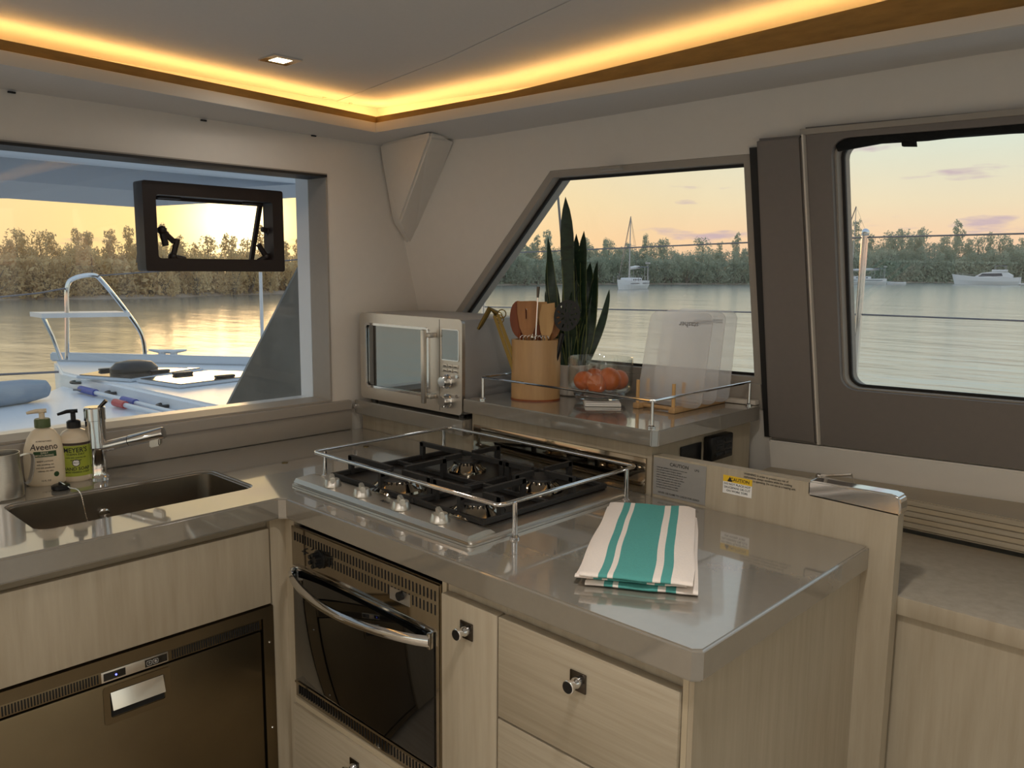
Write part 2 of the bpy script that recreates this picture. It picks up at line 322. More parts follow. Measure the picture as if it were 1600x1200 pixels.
# ================================================================ THE CABIN SHELL
KS = 1.613 + 0.16 * 2.1 + 0.257 * 1.8
def S(y, z, off=0.0): return Vector((KS - 0.16 * y - 0.257 * z + off, y, z))     # the leaning starboard side
def at_s(px, py, off=0.0):
    d = sight(px, py); n = Vector((1, 0.16, 0.257)); t = (KS + off - 0.257 * EYE) / n.dot(d); return Vector((0, 0, EYE)) + d * t
def slab_s(bm, yz, off0, off1, holes=()):
    return prism(bm, [S(y, z, off0) for y, z in yz], (off1 - off0, 0, 0), [[S(y, z, off0) for y, z in h] for h in holes])

bm = nb(); box(bm, -2.45, 2.3, -2.6, 2.2, -0.05, 0.0); struct(obj('floor', bm, 'floor'), 'grey oak cabin sole under the galley units', 'floor')

# forward wall with its wide window
FW = (-0.9, 1.40, 1.012, 1.692)
bm = nb(); prism(bm, [(-2.5, 2.10, -0.02), (1.93, 2.10, -0.02), (1.93, 2.10, 1.96), (-2.5, 2.10, 1.96)], (0, 0.07, 0), [[(FW[0], 2.10, FW[2]), (FW[1], 2.10, FW[2]), (FW[1], 2.10, FW[3]), (FW[0], 2.10, FW[3])]])
struct(obj('wall_forward', bm, 'vinyl'), 'cream vinyl forward wall around the wide window behind the sink', 'wall')
def ring(bm, y0, y1, g0, g1):
    o = [(FW[0] - g0, y0, FW[2] - g0), (FW[1] + g0, y0, FW[2] - g0), (FW[1] + g0, y0, FW[3] + g0), (FW[0] - g0, y0, FW[3] + g0)]
    i = [(FW[0] + g1, y0, FW[2] + g1), (FW[1] - g1, y0, FW[2] + g1), (FW[1] - g1, y0, FW[3] - g1), (FW[0] + g1, y0, FW[3] - g1)]
    prism(bm, o, (0, y1 - y0, 0), [i])
HX0, HX1, HZ0, HZ1 = 0.888, 1.292, 1.405, 1.637           # the hatch set into the pane
bm = nb(); prism(bm, [(FW[0], 2.192, FW[2]), (FW[1], 2.192, FW[2]), (FW[1], 2.192, FW[3]), (FW[0], 2.192, FW[3])], (0, 0.008, 0),
                 [[(HX0 + .01, 2.192, HZ0 + .01), (HX1 - .01, 2.192, HZ0 + .01), (HX1 - .01, 2.192, HZ1 - .01), (HX0 + .01, 2.192, HZ1 - .01)]])
w1 = struct(obj('window_1', bm, 'window_glass', smooth=0), 'wide forward window behind the sink looking over the bow', 'window')
bm = nb(); ring(bm, 2.096, 2.19, -0.0005, 0.006); part(obj('window_frame', bm, 'taupe', w1), 'taupe inner frame')
bm = nb(); ring(bm, 2.202, 2.27, 0.03, 0.0); part(obj('outer_frame', bm, 'gelcoat', w1), 'white outer frame')
bm = nb(); box(bm, FW[0], FW[1] - .006, 2.088, 2.192, FW[3] - .012, FW[3] - .005); part(obj('gasket', bm, 'gasket', w1), 'black gasket under the top frame')
bm = nb(); box(bm, -0.9, 1.462, 2.082, 2.0995, 0.921, 1.012, 0.003); struct(obj('trim_1', bm, 'taupe'), 'taupe upstand between the sink worktop and the forward window', 'upstand')
bm = nb(); box(bm, -0.9, 1.462, 2.0795, 2.082, 0.982, 0.985); struct(obj('trim_2', bm, 'taupe_dark'), 'thin dark joint line along the taupe upstand', 'joint')

# the opening portlight in that window
h = thing('opening_portlight', 'dark bronze framed opening portlight set in the forward window pane', 'hatch', V((HX0 + HX1) / 2, 2.19, HZ0))
FRW = 0.034
bm = nb(); prism(bm, [(u, 2.165, v) for u, v in rrect(HX0, HX1, HZ0, HZ1, .006, 2)], (0, 0.055, 0), [[(u, 2.165, v) for u, v in rrect(HX0 + FRW, HX1 - FRW, HZ0 + FRW, HZ1 - FRW, .008, 3)]])
obj('outer_frame', bm, 'bronze', h)
tilt = 0.07
def sash(u, v, d=0.0): return V(u, 2.224 + (HZ1 - FRW - v) * tilt / (HZ1 - HZ0) * 1.3 + d, v)
i0, i1, j0, j1 = HX0 + FRW - .004, HX1 - FRW + .004, HZ0 + FRW - .012, HZ1 - FRW + .004
bm = nb(); prism(bm, [sash(u, v) for u, v in ((i0, j0), (i1, j0), (i1, j1), (i0, j1))], (0, 0.012, 0), [[sash(u, v) for u, v in ((i0 + .012, j0 + .012), (i1 - .012, j0 + .012), (i1 - .012, j1 - .012), (i0 + .012, j1 - .012))]])
sa = obj('sash', bm, 'bronze', h)
bm = nb(); prism(bm, [sash(u, v, .004) for u, v in ((i0 + .01, j0 + .01), (i1 - .01, j0 + .01), (i1 - .01, j1 - .01), (i0 + .01, j1 - .01))], (0, 0.004, 0)); obj('pane', bm, 'window_glass', h, smooth=0)
for (a, b, c) in (((272, 378), (253, 360), (259, 384)), ((277, 374), (270, 402), (289, 406)), ((404, 382), (416, 402), (404, 409)), ((409, 358), (420, 362), (422, 370))):
    bm = nb(); p = [at_y(q[0], q[1], 2.20) for q in (a, b, c)]
    cyl(bm, p[0], p[1], .008, seg=8); cyl(bm, p[1], p[2], .009, seg=8); bmesh.ops.create_uvsphere(bm, u_segments=10, v_segments=6, radius=.0125, matrix=Matrix.Translation(p[1]))
    obj('latch_lever', bm, 'bronze', h)
for u in (HX0 + .09, HX1 - .07):
    bm = nb(); box(bm, u - .03, u + .03, 2.205, 2.222, HZ1 - FRW - .006, HZ1 - FRW + .004, .002); obj('hinge', bm, 'bronze', h)

# starboard side: wall, two windows in view, one further aft
W1 = [(1.519, 1.687), (0.966, 1.693), (0.980, 1.128), (2.068, 1.128), (2.045, 1.186)]
W2 = rrect(-1.25, 0.780, 1.135, 1.710, 0.035); W3 = rrect(-2.35, -1.42, 1.135, 1.710, 0.035)
bm = nb(); slab_s(bm, [(2.12, -0.02), (-2.6, -0.02), (-2.6, 2.02), (2.12, 1.92)], 0.0, 0.05, [W1, W2, W3])
struct(obj('wall_starboard', bm, 'vinyl'), 'cream leaning starboard wall around the two side windows', 'wall')
def inset(poly, d):
    c = Vector((sum(p[0] for p in poly) / len(poly), sum(p[1] for p in poly) / len(poly))); out = []
    n = len(poly); s = 0
    for i in range(n): s += poly[i][0] * poly[(i + 1) % n][1] - poly[(i + 1) % n][0] * poly[i][1]
    s = 1 if s > 0 else -1
    for i in range(n):
        a, b, e = Vector(poly[i - 1]), Vector(poly[i]), Vector(poly[(i + 1) % n])
        n1 = Vector((-(b - a).y, (b - a).x)).normalized() * s; n2 = Vector((-(e - b).y, (e - b).x)).normalized() * s
        k = (n1 + n2); k = k / max(k.length_squared, 0.3) * 2 * d; out.append((b.x + k.x, b.y + k.y))
    return out
def side_window(n, poly, label, frame_mat, d):
    bm = nb(); slab_s(bm, inset(poly, 0.002), 0.034, 0.040); w = struct(obj('window_%d' % n, bm, 'window_glass', smooth=0), label, 'window')
    bm = nb(); slab_s(bm, inset(poly, 0.0005), 0.0, 0.075, [inset(poly, d)]); part(obj('window_frame', bm, frame_mat, w), 'grey reveal frame')
    bm = nb(); slab_s(bm, inset(poly, d), 0.026, 0.0335, [inset(poly, d + .007)]); part(obj('gasket', bm, 'gasket', w), 'thin black gasket')
    return w
w2 = side_window(2, W1, 'slant-cornered side window behind the plant and utensil crock', 'taupe', 0.018)
w3 = side_window(3, W2, 'large side window right of the dark pillar', 'taupe', 0.004)
side_window(4, W3, 'side window further aft beyond the large one', 'taupe', 0.004)
bm = nb(); box(bm, 1.72, 1.735, 1.27, 1.34, 1.672, 1.682, .003); o = obj('latch', bm, 'taupe', w2); part(o, 'small window catch')
# dark mouldings round those windows
bm = nb(); slab_s(bm, [(2.09, 1.06), (0.98, 1.06), (0.98, 1.1275), (2.06, 1.1275)], -0.006, -0.0005); struct(obj('trim_3', bm, 'taupe'), 'taupe strip under the slant-cornered window', 'moulding')
bm = nb(); slab_s(bm, [(0.960, 0.985), (0.838, 0.985), (0.838, 1.722), (0.940, 1.722)], -0.028, -0.0005); bmesh.ops.bevel(bm, geom=bm.edges[:], offset=.006, segments=2, affect='EDGES')
struct(obj('trim_4', bm, 'taupe_dark'), 'dark taupe pillar between the two side windows', 'pillar')
bm = nb(); slab_s(bm, [(0.980, 0.985), (0.930, 0.985), (0.930, 1.706), (0.966, 1.706)], -0.006, -0.0005); struct(obj('trim_13', bm, 'gasket'), 'black channel between the slant-cornered window and the pillar', 'channel')
bm = nb(); slab_s(bm, [(0.832, 0.985), (-1.36, 0.985), (-1.36, 1.738), (0.832, 1.738)], -0.018, -0.0005, [rrect(-1.25, 0.780, 1.135, 1.710, 0.035)])
struct(obj('trim_5', bm, 'taupe_dark'), 'dark taupe surround of the large right-hand window', 'moulding')
bm = nb(); slab_s(bm, [(0.837, 0.985), (0.833, 0.985), (0.833, 1.722), (0.837, 1.722)], -0.030, -0.0005); struct(obj('trim_highlight', bm, 'lip'), 'thin pale strip painting the edge highlight beside the dark pillar', 'highlight strip')  # pale strip paints the bright edge highlight of the pillar trim
bm = nb(); slab_s(bm, [(0.965, 0.875), (-2.5, 0.875), (-2.5, 0.980), (0.965, 0.980)], -0.020, -0.0005); bmesh.ops.bevel(bm, geom=bm.edges[:], offset=.004, segments=2, affect='EDGES')
struct(obj('trim_7', bm, 'vinyl'), 'cream padded band under the large right-hand window', 'padding')
bm = nb(); slab_s(bm, [(0.842, 1.722), (-1.36, 1.739), (-1.36, 1.750), (0.842, 1.734)], -0.024, -0.0005); struct(obj('trim_8', bm, 'taupe'), 'grey batten above the large right-hand window', 'batten')
# rolled shade over the right window
rs = thing('roller_shade', 'black rolled-up fabric shade across the top of the right window', 'shade', S(0.3, 1.69, -0.01))
bm = nb(); pts = [S(0.775 - i * .09, 1.712 + .003 * math.sin(i * 2.1) - (0.012 if i == 0 else 0), 0.006) for i in range(23)]; tube(bm, pts, [.016 + .004 * math.sin(i * 1.7) + .0008 * min(i, 12) for i in range(23)], 10); obj('roll', bm, 'shade', rs)
bm = nb(); p = S(0.63, 1.688, 0.0); obox(bm, p + V(0, 0, .006), (0, 1, 0.1), (1, 0, 0), (0, 0.2, 1), .014, .006, .010); obj('tie_strap', bm, 'shade', rs)

# port and aft sides, behind the photographer
bm = nb(); prism(bm, [(-2.45, -2.6, 0), (-2.45, 2.2, 0), (-2.45, 2.2, 1.96), (-2.45, -2.6, 1.96)], (0.06, 0, 0), [[(-2.45, -2.4, .85), (-2.45, 1.9, .85), (-2.45, 1.9, 1.76), (-2.45, -2.4, 1.76)]]); struct(obj('wall_port', bm, 'vinyl'), 'cream port wall with a long window', 'wall')
bm = nb(); prism(bm, [(-2.45, -2.6, 0), (2.3, -2.6, 0), (2.3, -2.6, 2.0), (-2.45, -2.6, 2.0)], (0, 0.06, 0), [[(-2.3, -2.6, .06), (1.9, -2.6, .06), (1.9, -2.6, 1.86), (-2.3, -2.6, 1.86)]]); struct(obj('wall_aft', bm, 'vinyl'), 'cream aft wall with the wide open cockpit doorway', 'wall')

# corner bracket under the cove
pts = [at_y(592, 226, 2.099), at_y(613, 345, 2.099), at_z(672, 214, 1.788), at_z(672, 214, 1.788) + V(.01, .01, .02), at_y(624, 347, 2.045), at_s(711, 219), at_s(649, 345), V(1.62, 2.099, 1.802), V(1.72, 2.099, 1.47), S(1.85, 1.80)]
bm = nb(); vs = [bm.verts.new(p) for p in pts]; r = bmesh.ops.convex_hull(bm, input=vs); bmesh.ops.delete(bm, geom=list({g for g in r['geom_unused'] + r['geom_interior'] if isinstance(g, bmesh.types.BMVert)}), context='VERTS')
bmesh.ops.bevel(bm, geom=bm.edges[:], offset=.006, segments=2, affect='EDGES')
struct(obj('trim_9', bm, 'vinyl'), 'cream tapered bracket in the corner under the lit cove', 'bracket')

# ---------------------------------------------------------------- cove and ceiling
def fy(x): return 2.018 + (x - 1.52) * 0.103
def sx_(y): return 1.52 + (2.018 - y) * 0.0223
NS = 14
path = [(x, fy(x), 0) for x in (-2.39, -1.0, 0.2, 0.9)] + [(1.52, 2.018, 1)] + [(sx_(y), y, 2) for y in (1.75, 1.5, 1.25, 1.0, 0.75, 0.5, 0.2, -0.3, -1.0, -2.53)]
def zb(y, leg): return 1.866 if leg == 0 else (1.863 if leg == 1 else 1.861 + max(0, 1.5 - max(y, -0.5)) * 0.040)
def zc(y): return 1.903 + max(0, 1.5 - max(y, -0.5)) * 0.040
def loft(bm, sec):
    rings = []
    for x, y, leg in path:
        o = (0, 1) if leg == 0 else ((1, 1) if leg == 1 else (1, 0))
        rings.append([bm.verts.new((x + o[0] * a, y + o[1] * a, z(y, leg) if callable(z) else z)) for a, z in sec])
    n = len(sec)
    for a, b in zip(rings, rings[1:]):
        for k in range(n): bm.faces.new((a[k], a[(k + 1) % n], b[(k + 1) % n], b[k]))
    bm.faces.new(rings[0]); bm.faces.new(rings[-1][::-1]); return bm
bm = nb(); loft(bm, [(0, 1.815), (-.002, 1.822), (0, 1.842), (.006, 1.844), (.011, 1.842), (.011, 1.815)]); struct(obj('trim_10', bm, 'lip'), 'white cove lip running round the ceiling', 'cove lip')
bm = nb(); loft(bm, [(.012, 1.826), (.012, zb), (.018, zb), (.018, 1.826)]); struct(obj('trim_11', bm, 'cove_veneer'), 'golden brown fascia band above the cove lip', 'fascia')
bm = nb(); loft(bm, [(.034, lambda y, l: zb(y, l) - .012), (.034, lambda y, l: zb(y, l) - .0015), (.046, lambda y, l: zb(y, l) - .0015), (.046, lambda y, l: zb(y, l) - .012)])
tag(obj('led_strip', bm, 'led'), 'warm light strip hidden in the cove behind the golden fascia', 'light')
# soffit between lip and walls
bm = nb(); rr = []
for x, y, leg in path:
    if leg == 0: e = V(x, 2.0995, 1.801)
    elif leg == 1: e = V(1.625, 2.0995, 1.792)
    else:
        zz = min(1.852, 1.788 + (1.827 - y) * 0.0443); e = S(y, zz, -0.0005)
    rr.append([bm.verts.new((x + (.0 if leg != 0 else 0), y, 1.815)), bm.verts.new(e), bm.verts.new(e + V(0, 0, .012)), bm.verts.new((x, y, 1.826))])
for a, b in zip(rr, rr[1:]):
    for k in range(4): bm.faces.new((a[k], a[(k + 1) % 4], b[(k + 1) % 4], b[k]))
bm.faces.new(rr[0]); bm.faces.new(rr[-1][::-1])
struct(obj('trim_12', bm, 'headliner'), 'grey-white soffit between the cove lip and the walls', 'soffit')
for i, (px, py) in enumerate(((18, 144), (318, 188), (490, 212))):
    p = at_y(px, py, 2.097); bm = nb(); box(bm, p.x - .008, p.x + .008, 2.094, 2.099, p.z - .0025, p.z + .0015, .0008); cyl(bm, p + V(0, -.006, -.001), p + V(0, 0, -.001), .002, seg=8)
    tag(obj('panel_clip', bm, 'black'), ('small black panel clip at the left end of the soffit joint', 'small black panel clip above the portlight on the soffit joint', 'small black panel clip nearest the corner on the soffit joint')[i], 'clip', 'soffit clips')
# ceiling panels either side of the diagonal seam
def seam(y): return 1.229 + (y - 0.959) * 0.1856
ys = [2.12, 1.5, 1.0, 0.5, 0.0, -0.5, -2.55]
def panel(x_of0, x_of1):
    bm = nb(); rows = []
    for y in ys: rows.append([bm.verts.new((x_of0(y), y, zc(y))), bm.verts.new((x_of1(y), y, zc(y))), bm.verts.new((x_of1(y), y, zc(y) + .012)), bm.verts.new((x_of0(y), y, zc(y) + .012))])
    for a, b in zip(rows, rows[1:]):
        for k in range(4): bm.faces.new((a[k], a[(k + 1) % 4], b[(k + 1) % 4], b[k]))
    bm.faces.new(rows[0]); bm.faces.new(rows[-1][::-1]); return bm
ce = struct(obj('ceiling', panel(lambda y: -2.44, lambda y: seam(y) - .002), 'headliner'), 'pale grey vinyl ceiling lit along its edge by the cove', 'ceiling')
part(obj('side_panel', panel(lambda y: seam(y) + .002, lambda y: min(1.93, S(y, 1.9).x + .02)), 'headliner', ce), 'starboard ceiling panel beyond the diagonal seam')
bm = nb(); box(bm, -2.45, 2.3, -2.6, 2.2, 2.0, 2.03); part(obj('roof_deck', bm, 'gasket', ce), 'roof deck above the headliner')
for px, py in ((507, 152), (548, 161)):
    p = at_z(px, py, zc(2.0)); bm = nb(); cyl(bm, p + V(0, 0, -.003), p + V(0, 0, .001), .006, seg=10); obj('screw_cap', bm, 'lip', ce)

# recessed downlights: one in view, the others added unseen to brighten the cabin
def downlight(c, label, watts):
    dl = thing('ceiling_downlight', label, 'light', c, 'ceiling downlights')
    q = lambda a: [c + V(sx * a, sy * a, 0) for sx, sy in ((-1, -1), (1, -1), (1, 1), (-1, 1))]
    bm = nb(); prism(bm, [p - V(0, 0, .004) for p in q(.037)], (0, 0, .004), [[p - V(0, 0, .004) for p in q(.020)]]); obj('bezel', bm, 'chrome', dl)
    bm = nb(); prism(bm, [p - V(0, 0, .003) for p in q(.019)], (0, 0, .002)); obj('lens', bm, 'lamp_lens', dl)
    ld = bpy.data.lights.new('downlight_beam', 'SPOT'); ld.energy = watts; ld.color = (1.0, 0.95, 0.90); ld.spot_size = 3.0; ld.spot_blend = 1.0; ld.shadow_soft_size = 0.05
    lo = bpy.data.objects.new('downlight_beam', ld); COL.objects.link(lo); lo.parent = dl; lo.location = (0, 0, -.02)
downlight(at_z(438, 92, zc(1.75)), 'square chrome recessed downlight glowing in the ceiling over the sink', 4.0)
downlight(V(.66, .42, zc(.42)), 'added unseen ceiling downlight brightening the free end of the peninsula', 26.0)
for (x, y), wt_, lb in zip(((-.85, .15), (-1.6, .9), (.35, -.75), (-.6, -1.0), (-1.7, -.9)), (50, 84, 14, 6, 12), ('just behind the photographer', 'over the port side of the saloon', 'over the aft end of the side desk', 'in the middle of the saloon', 'in the aft port corner of the saloon')):
    downlight(V(x, y, zc(y)), 'added unseen ceiling downlight ' + lb, wt_)

# ================================================================ OUR OWN BOAT OUTSIDE
# roof overhang above the forward window
bm = nb(); box(bm, -2.6, 2.3, 2.18, 3.25, 1.775, 1.80); o = obj('coachroof_overhang', bm, 'translucent_roof'); tag(o, 'white underside of the roof overhanging the forward window', 'roof')
P0 = [at_y(px, py, 3.3) for px, py in ((-420, 310), (0, 312), (200, 325), (330, 318), (470, 309), (700, 300))]
bm = nb(); rr = []
for i, p in enumerate(P0):
    b = 0.03 * math.sin(math.pi * i / 5); rr.append([bm.verts.new((p.x, 3.2 + b, p.z)), bm.verts.new((p.x, 3.13 + b, p.z + .055)), bm.verts.new((p.x, 3.16 + b, 1.775)), bm.verts.new((p.x, 3.34 + b, 1.80)), bm.verts.new((p.x, 3.36 + b, p.z + .02))])
for a, b in zip(rr, rr[1:]):
    for k in range(5): bm.faces.new((a[k], a[(k + 1) % 5], b[(k + 1) % 5], b[k]))
bm.faces.new(rr[0]); bm.faces.new(rr[-1][::-1])
tag(obj('roof_visor', bm, 'gelcoat_blue'), 'pale grey curved visor along the front of the roof overhang', 'visor')
# smoked acrylic side screen, cut on the slant
d0, d1 = at_y(352, 640, 2.6), at_y(470, 412, 2.6); sl = (d1 - d0) / (d1.z - d0.z)
lo_ = d0 + sl * (0.605 - d0.z); hi_ = d0 + sl * (1.774 - d0.z)
bm = nb(); prism(bm, [lo_, (1.98, 2.6, 0.605), (1.98, 2.6, 1.774), hi_], (0, 0.012, 0)); tag(obj('smoked_screen', bm, 'smoked'), 'smoked grey slanted acrylic screen outside the right end of the forward window', 'screen')

# raised starboard foredeck, step and lower deck
DZ, LZ = 0.60, 0.50
bw = at_z(84, 563, DZ); be = at_z(385, 570, DZ); s1 = at_z(94, 581, DZ); s2 = at_z(353, 637, DZ)
dirb = (be - bw).normalized(); be2 = bw + dirb * 4.2; s3 = s2 + (s2 - s1).normalized() * 1.8
poly = [bw, be2, V(be2.x, 2.75, DZ), V(s3.x, 2.75, DZ), s3, s2, s1]
fd = thing('foredeck', 'white raised foredeck of our own hull tapering to the bow', 'deck', V(2.6, 5.0, LZ))
bm = nb(); prism(bm, poly, (0, 0, -1.7)); bmesh.ops.bevel(bm, geom=[e for e in bm.edges if abs(e.verts[0].co.z - DZ) < 1e-4 and abs(e.verts[1].co.z - DZ) < 1e-4], offset=.02, segments=3, affect='EDGES'); obj('deck_shell', bm, 'gelcoat', fd)
nrm = Vector((-dirb.y, dirb.x, 0)) * (1 if Vector((-dirb.y, dirb.x, 0)).dot(bw) > 0 else -1)
bm = nb(); prism(bm, [bw - dirb * .02, be2, be2 - nrm * .07, bw - nrm * .07 + dirb * .02], (0, 0, .075)); bmesh.ops.bevel(bm, geom=bm.edges[:], offset=.012, segments=2, affect='EDGES'); part(obj('bulwark', bm, 'gelcoat_blue', fd), 'pale toe rail at the far edge')
for px, py in ((122, 597), (177, 613), (258, 633)):
    nv = V(s2.y - s1.y, s1.x - s2.x, 0).normalized(); nv = nv if nv.x < 0 else -nv; dd_ = sight(px, py); p = V(0, 0, EYE) + dd_ * ((s1 - V(0, 0, EYE)).dot(nv) / dd_.dot(nv)); ud_ = (s1 - s2).normalized(); bm = nb(); pts = [p + nv * (.002 + .045 * math.sin(a)) + ud_ * (.05 * math.cos(a)) for a in [math.pi * k / 8 for k in range(9)]]; tube(bm, pts, .011, 8); obj('eye_strap', bm, 'black', fd)
bm = nb(); lw = [at_z(-260, 660, LZ), at_z(0, 628, LZ), at_z(78, 612, LZ), V(s1.x - .02, s1.y - .1, LZ), V(s2.x - .01, s2.y, LZ), V(s3.x - .01, 2.35, LZ), V(-1.5, 2.35, LZ)]
prism(bm, lw, (0, 0, -.25)); tag(obj('lower_deck', bm, 'gelcoat'), 'white lower deck beside the step with boat poles on it', 'deck')
def hatch(quad, label, knob):
    ps = [at_z(px, py, DZ) for px, py in quad]; c = sum(ps, Vector()) / 4
    t = thing('deck_hatch', label, 'hatch', V(c.x, c.y, DZ)); bm = nb(); prism(bm, [p + V(0, 0, .002) for p in ps], (0, 0, .022)); bmesh.ops.bevel(bm, geom=bm.edges[:], offset=.008, segments=2, affect='EDGES'); obj('frame', bm, 'gelcoat_blue', t)
    bm = nb(); prism(bm, [c + (p - c) * .93 + V(0, 0, .0245) for p in ps], (0, 0, .006)); obj('lens', bm, 'hatch', t)
    for k in (0, 1):
        e = (ps[k * 2] + ps[k * 2 + 1]) / 2; m_ = c + (e - c) * .72; bm = nb(); box(bm, m_.x - .07, m_.x + .07, m_.y - .025, m_.y + .025, DZ + .031, DZ + .05, .006); obj('hinge', bm, 'black', t)
    if knob:
        bm = nb(); k = c + V(0, 0, 0); lathe(bm, [(.17, .031), (.17, .06), (.13, .10), (.05, .115)], (c.x, c.y, DZ), 20, 1.0, .8); part(obj('vent_dome', bm, 'black', t), 'dark mushroom vent')
hatch(((118, 592), (190, 578), (320, 580), (205, 598)), 'tinted deck hatch with dark mushroom vent nearest the bow', True)
hatch(((212, 598), (330, 584), (440, 588), (280, 608)), 'tinted deck hatch reflecting orange sky nearest the cabin', False)
# bow rail, cleat, poles, tender
pr = thing('bow_pulpit', 'stainless bow pulpit rail with a small seat at the bow', 'rail', at_z(150, 565, DZ))
YP = 7.0
pp = lambda px, py: at_y(px, py, YP)
def curve(pts, n=6):
    pts = [Vector(p) for p in pts]; out = []
    for i in range(len(pts) - 1):
        p0, p1, p2, p3 = pts[max(i - 1, 0)], pts[i], pts[i + 1], pts[min(i + 2, len(pts) - 1)]
        for k in range(n):
            t = k / n; out.append(0.5 * ((2 * p1) + (p2 - p0) * t + (2 * p0 - 5 * p1 + 4 * p2 - p3) * t * t + (3 * p1 - p0 - 3 * p2 + p3) * t ** 3))
    out.append(pts[-1]); return out
bm = nb(); tube(bm, curve([pp(105, 562), pp(105, 500), pp(105, 450), pp(116, 435), pp(145, 430), pp(160, 440), pp(200, 490), pp(222, 525), pp(227, 562)]), .018, 8); obj('hoop', bm, 'chrome', pr)
bm = nb(); tube(bm, [pp(66, 493), pp(82, 525), pp(96, 562)], .016, 8); obj('brace', bm, 'chrome', pr)
bm = nb(); a, b = pp(62, 493), pp(200, 491); obox(bm, (a + b) / 2 + V(0, .1, 0), b - a, (0, 1, 0), (0, 0, 1), (b - a).length / 2, .14, .018); part(obj('seat', bm, 'alu', pr), 'narrow pale bow seat')
cl = thing('deck_cleat', 'white mooring cleat on the foredeck edge', 'cleat', at_z(263, 566, DZ)); p = cl.location
bm = nb(); dv = Vector((1, -1, 0)).normalized(); cyl(bm, p - dv * .05 + V(0, 0, 0), p - dv * .05 + V(0, 0, .09), .03, seg=10); cyl(bm, p + dv * .05, p + dv * .05 + V(0, 0, .09), .03, seg=10); obj('posts', bm, 'alu', cl)
bm = nb(); tube(bm, [p - dv * .16 + V(0, 0, .105), p - dv * .06 + V(0, 0, .092), p + dv * .06 + V(0, 0, .092), p + dv * .16 + V(0, 0, .105)], [.008, .018, .018, .008], 8); obj('horns', bm, 'alu', cl)
def pole(q, label, caps):
    pts = [at_z(px, py, LZ + .03) for px, py in q]; t = thing('boat_pole', label, 'pole', V(pts[0].x, pts[0].y, LZ), 'poles on the lower deck'); d = (pts[-1] - pts[0]).normalized()
    bm = nb(); tube(bm, [pts[0], pts[-1]], .016, 10); obj('shaft', bm, 'alu', t)
    for px, py, m_, ln in caps:
        p = at_z(px, py, LZ + .03); k = pts[0] + d * (p - pts[0]).dot(d); bm = nb(); cyl(bm, k - d * ln * .6, k + d * ln * .6, .025, seg=10); obj('grip', bm, m_, t)
    return t
t = pole(((135, 610), (300, 652)), 'white boat pole with blue grips lying by the deck step', ((135, 611, 'blue_plastic', .22), (203, 627, 'blue_plastic', .16)))
bm = nb(); a = at_z(135, 610, LZ + .03); b = at_z(115, 609, LZ + .03); cyl(bm, a, b, .008, seg=6); obj('hook_tip', bm, 'wire', t)
pole(((184, 630), (330, 668)), 'white boat pole with a red end cap on the lower deck', ((187, 631, 'red_plastic', .13),))
bm = nb(); tube(bm, [at_z(-160, 636, .58), at_z(0, 616, .58), at_z(40, 611, .58), at_z(70, 607, .58), at_z(77, 606, .58)], [.085, .085, .08, .06, .02], 14); tn = tag(obj('inflatable_fender', bm, 'dinghy'), 'grey inflatable tube at the left edge of the foredeck', 'inflatable')
bm = nb(); box(bm, 2.86, 3.34, -3.4, 2.74, .45, .6, .02); tag(obj('side_deck', bm, 'gelcoat'), 'white side deck outside the starboard windows', 'deck')
# side deck stanchions and lifelines
ST = 3.2
def stan(y0, z0, y1, z1, label, r=.013):
    t = thing('stanchion', label, 'stanchion', V(ST, y0, z0), 'side deck stanchions'); bm = nb(); tube(bm, [V(ST, y0, z0), V(ST, y1, z1)], r, 10); obj('post', bm, 'chrome', t)
    bm = nb(); bmesh.ops.create_uvsphere(bm, u_segments=10, v_segments=6, radius=r * 1.3, matrix=Matrix.Translation((ST, y1, z1))); obj('cap', bm, 'chrome', t)
stan(1.216, .60, 1.208, 1.565, 'stainless lifeline stanchion outside the large right-hand window')
stan(3.285, .60, 3.28, 1.50, 'stainless lifeline stanchion at the slanted edge of the side window')
tp = at_y(407, 425, 6.0); bt = at_y(411, 575, 6.0); t = thing('stanchion', 'thin white stanchion on the foredeck below the portlight', 'stanchion', V(bt.x, 6.0, DZ), 'side deck stanchions'); bm = nb(); tube(bm, [V(bt.x, 6.0, DZ), V(tp.x, 6.0, tp.z)], .014, 8); obj('post', bm, 'alu', t)
for nm, z, lb in (('lifeline', 1.548, 'upper wire lifeline running along the side deck'), ('lifeline', 1.256, 'lower wire lifeline running along the side deck')):
    bm = nb(); tube(bm, [V(ST, 3.28, z - .05), V(ST, 1.21, z), V(ST, -3.0, z + .02)], .0035, 6); tag(obj(nm, bm, 'wire'), lb, 'wire')
bm = nb(); tube(bm, [pp(150, 431), at_y(330, 418, 6.3), at_y(440, 408, 6.0), at_y(480, 404, 5.8)], .006, 6); tag(obj('lifeline', bm, 'wire'), 'wire lifeline leading aft from the bow pulpit', 'wire')
bm = nb(); tube(bm, [pp(-60, 470), pp(60, 458), pp(104, 450)], .007, 6); tag(obj('lifeline', bm, 'wire'), 'slack wire leading left from the bow pulpit', 'wire')
bm = nb(); tube(bm, [at_z(-60, 588, .66), at_z(92, 581, .66)], .009, 6); tag(obj('mooring_line', bm, 'wire'), 'dark line stretched left from the bow corner', 'line')
bm = nb(); tube(bm, [V(3.0, 2.62, 2.3), at_x(870, 285, 3.0), at_x(890, 520, 3.0), V(3.0, 2.44, .601)], .006, 6); tag(obj('rigging_shroud', bm, 'wire'), 'thin rigging wire seen behind the plant leaves', 'wire')

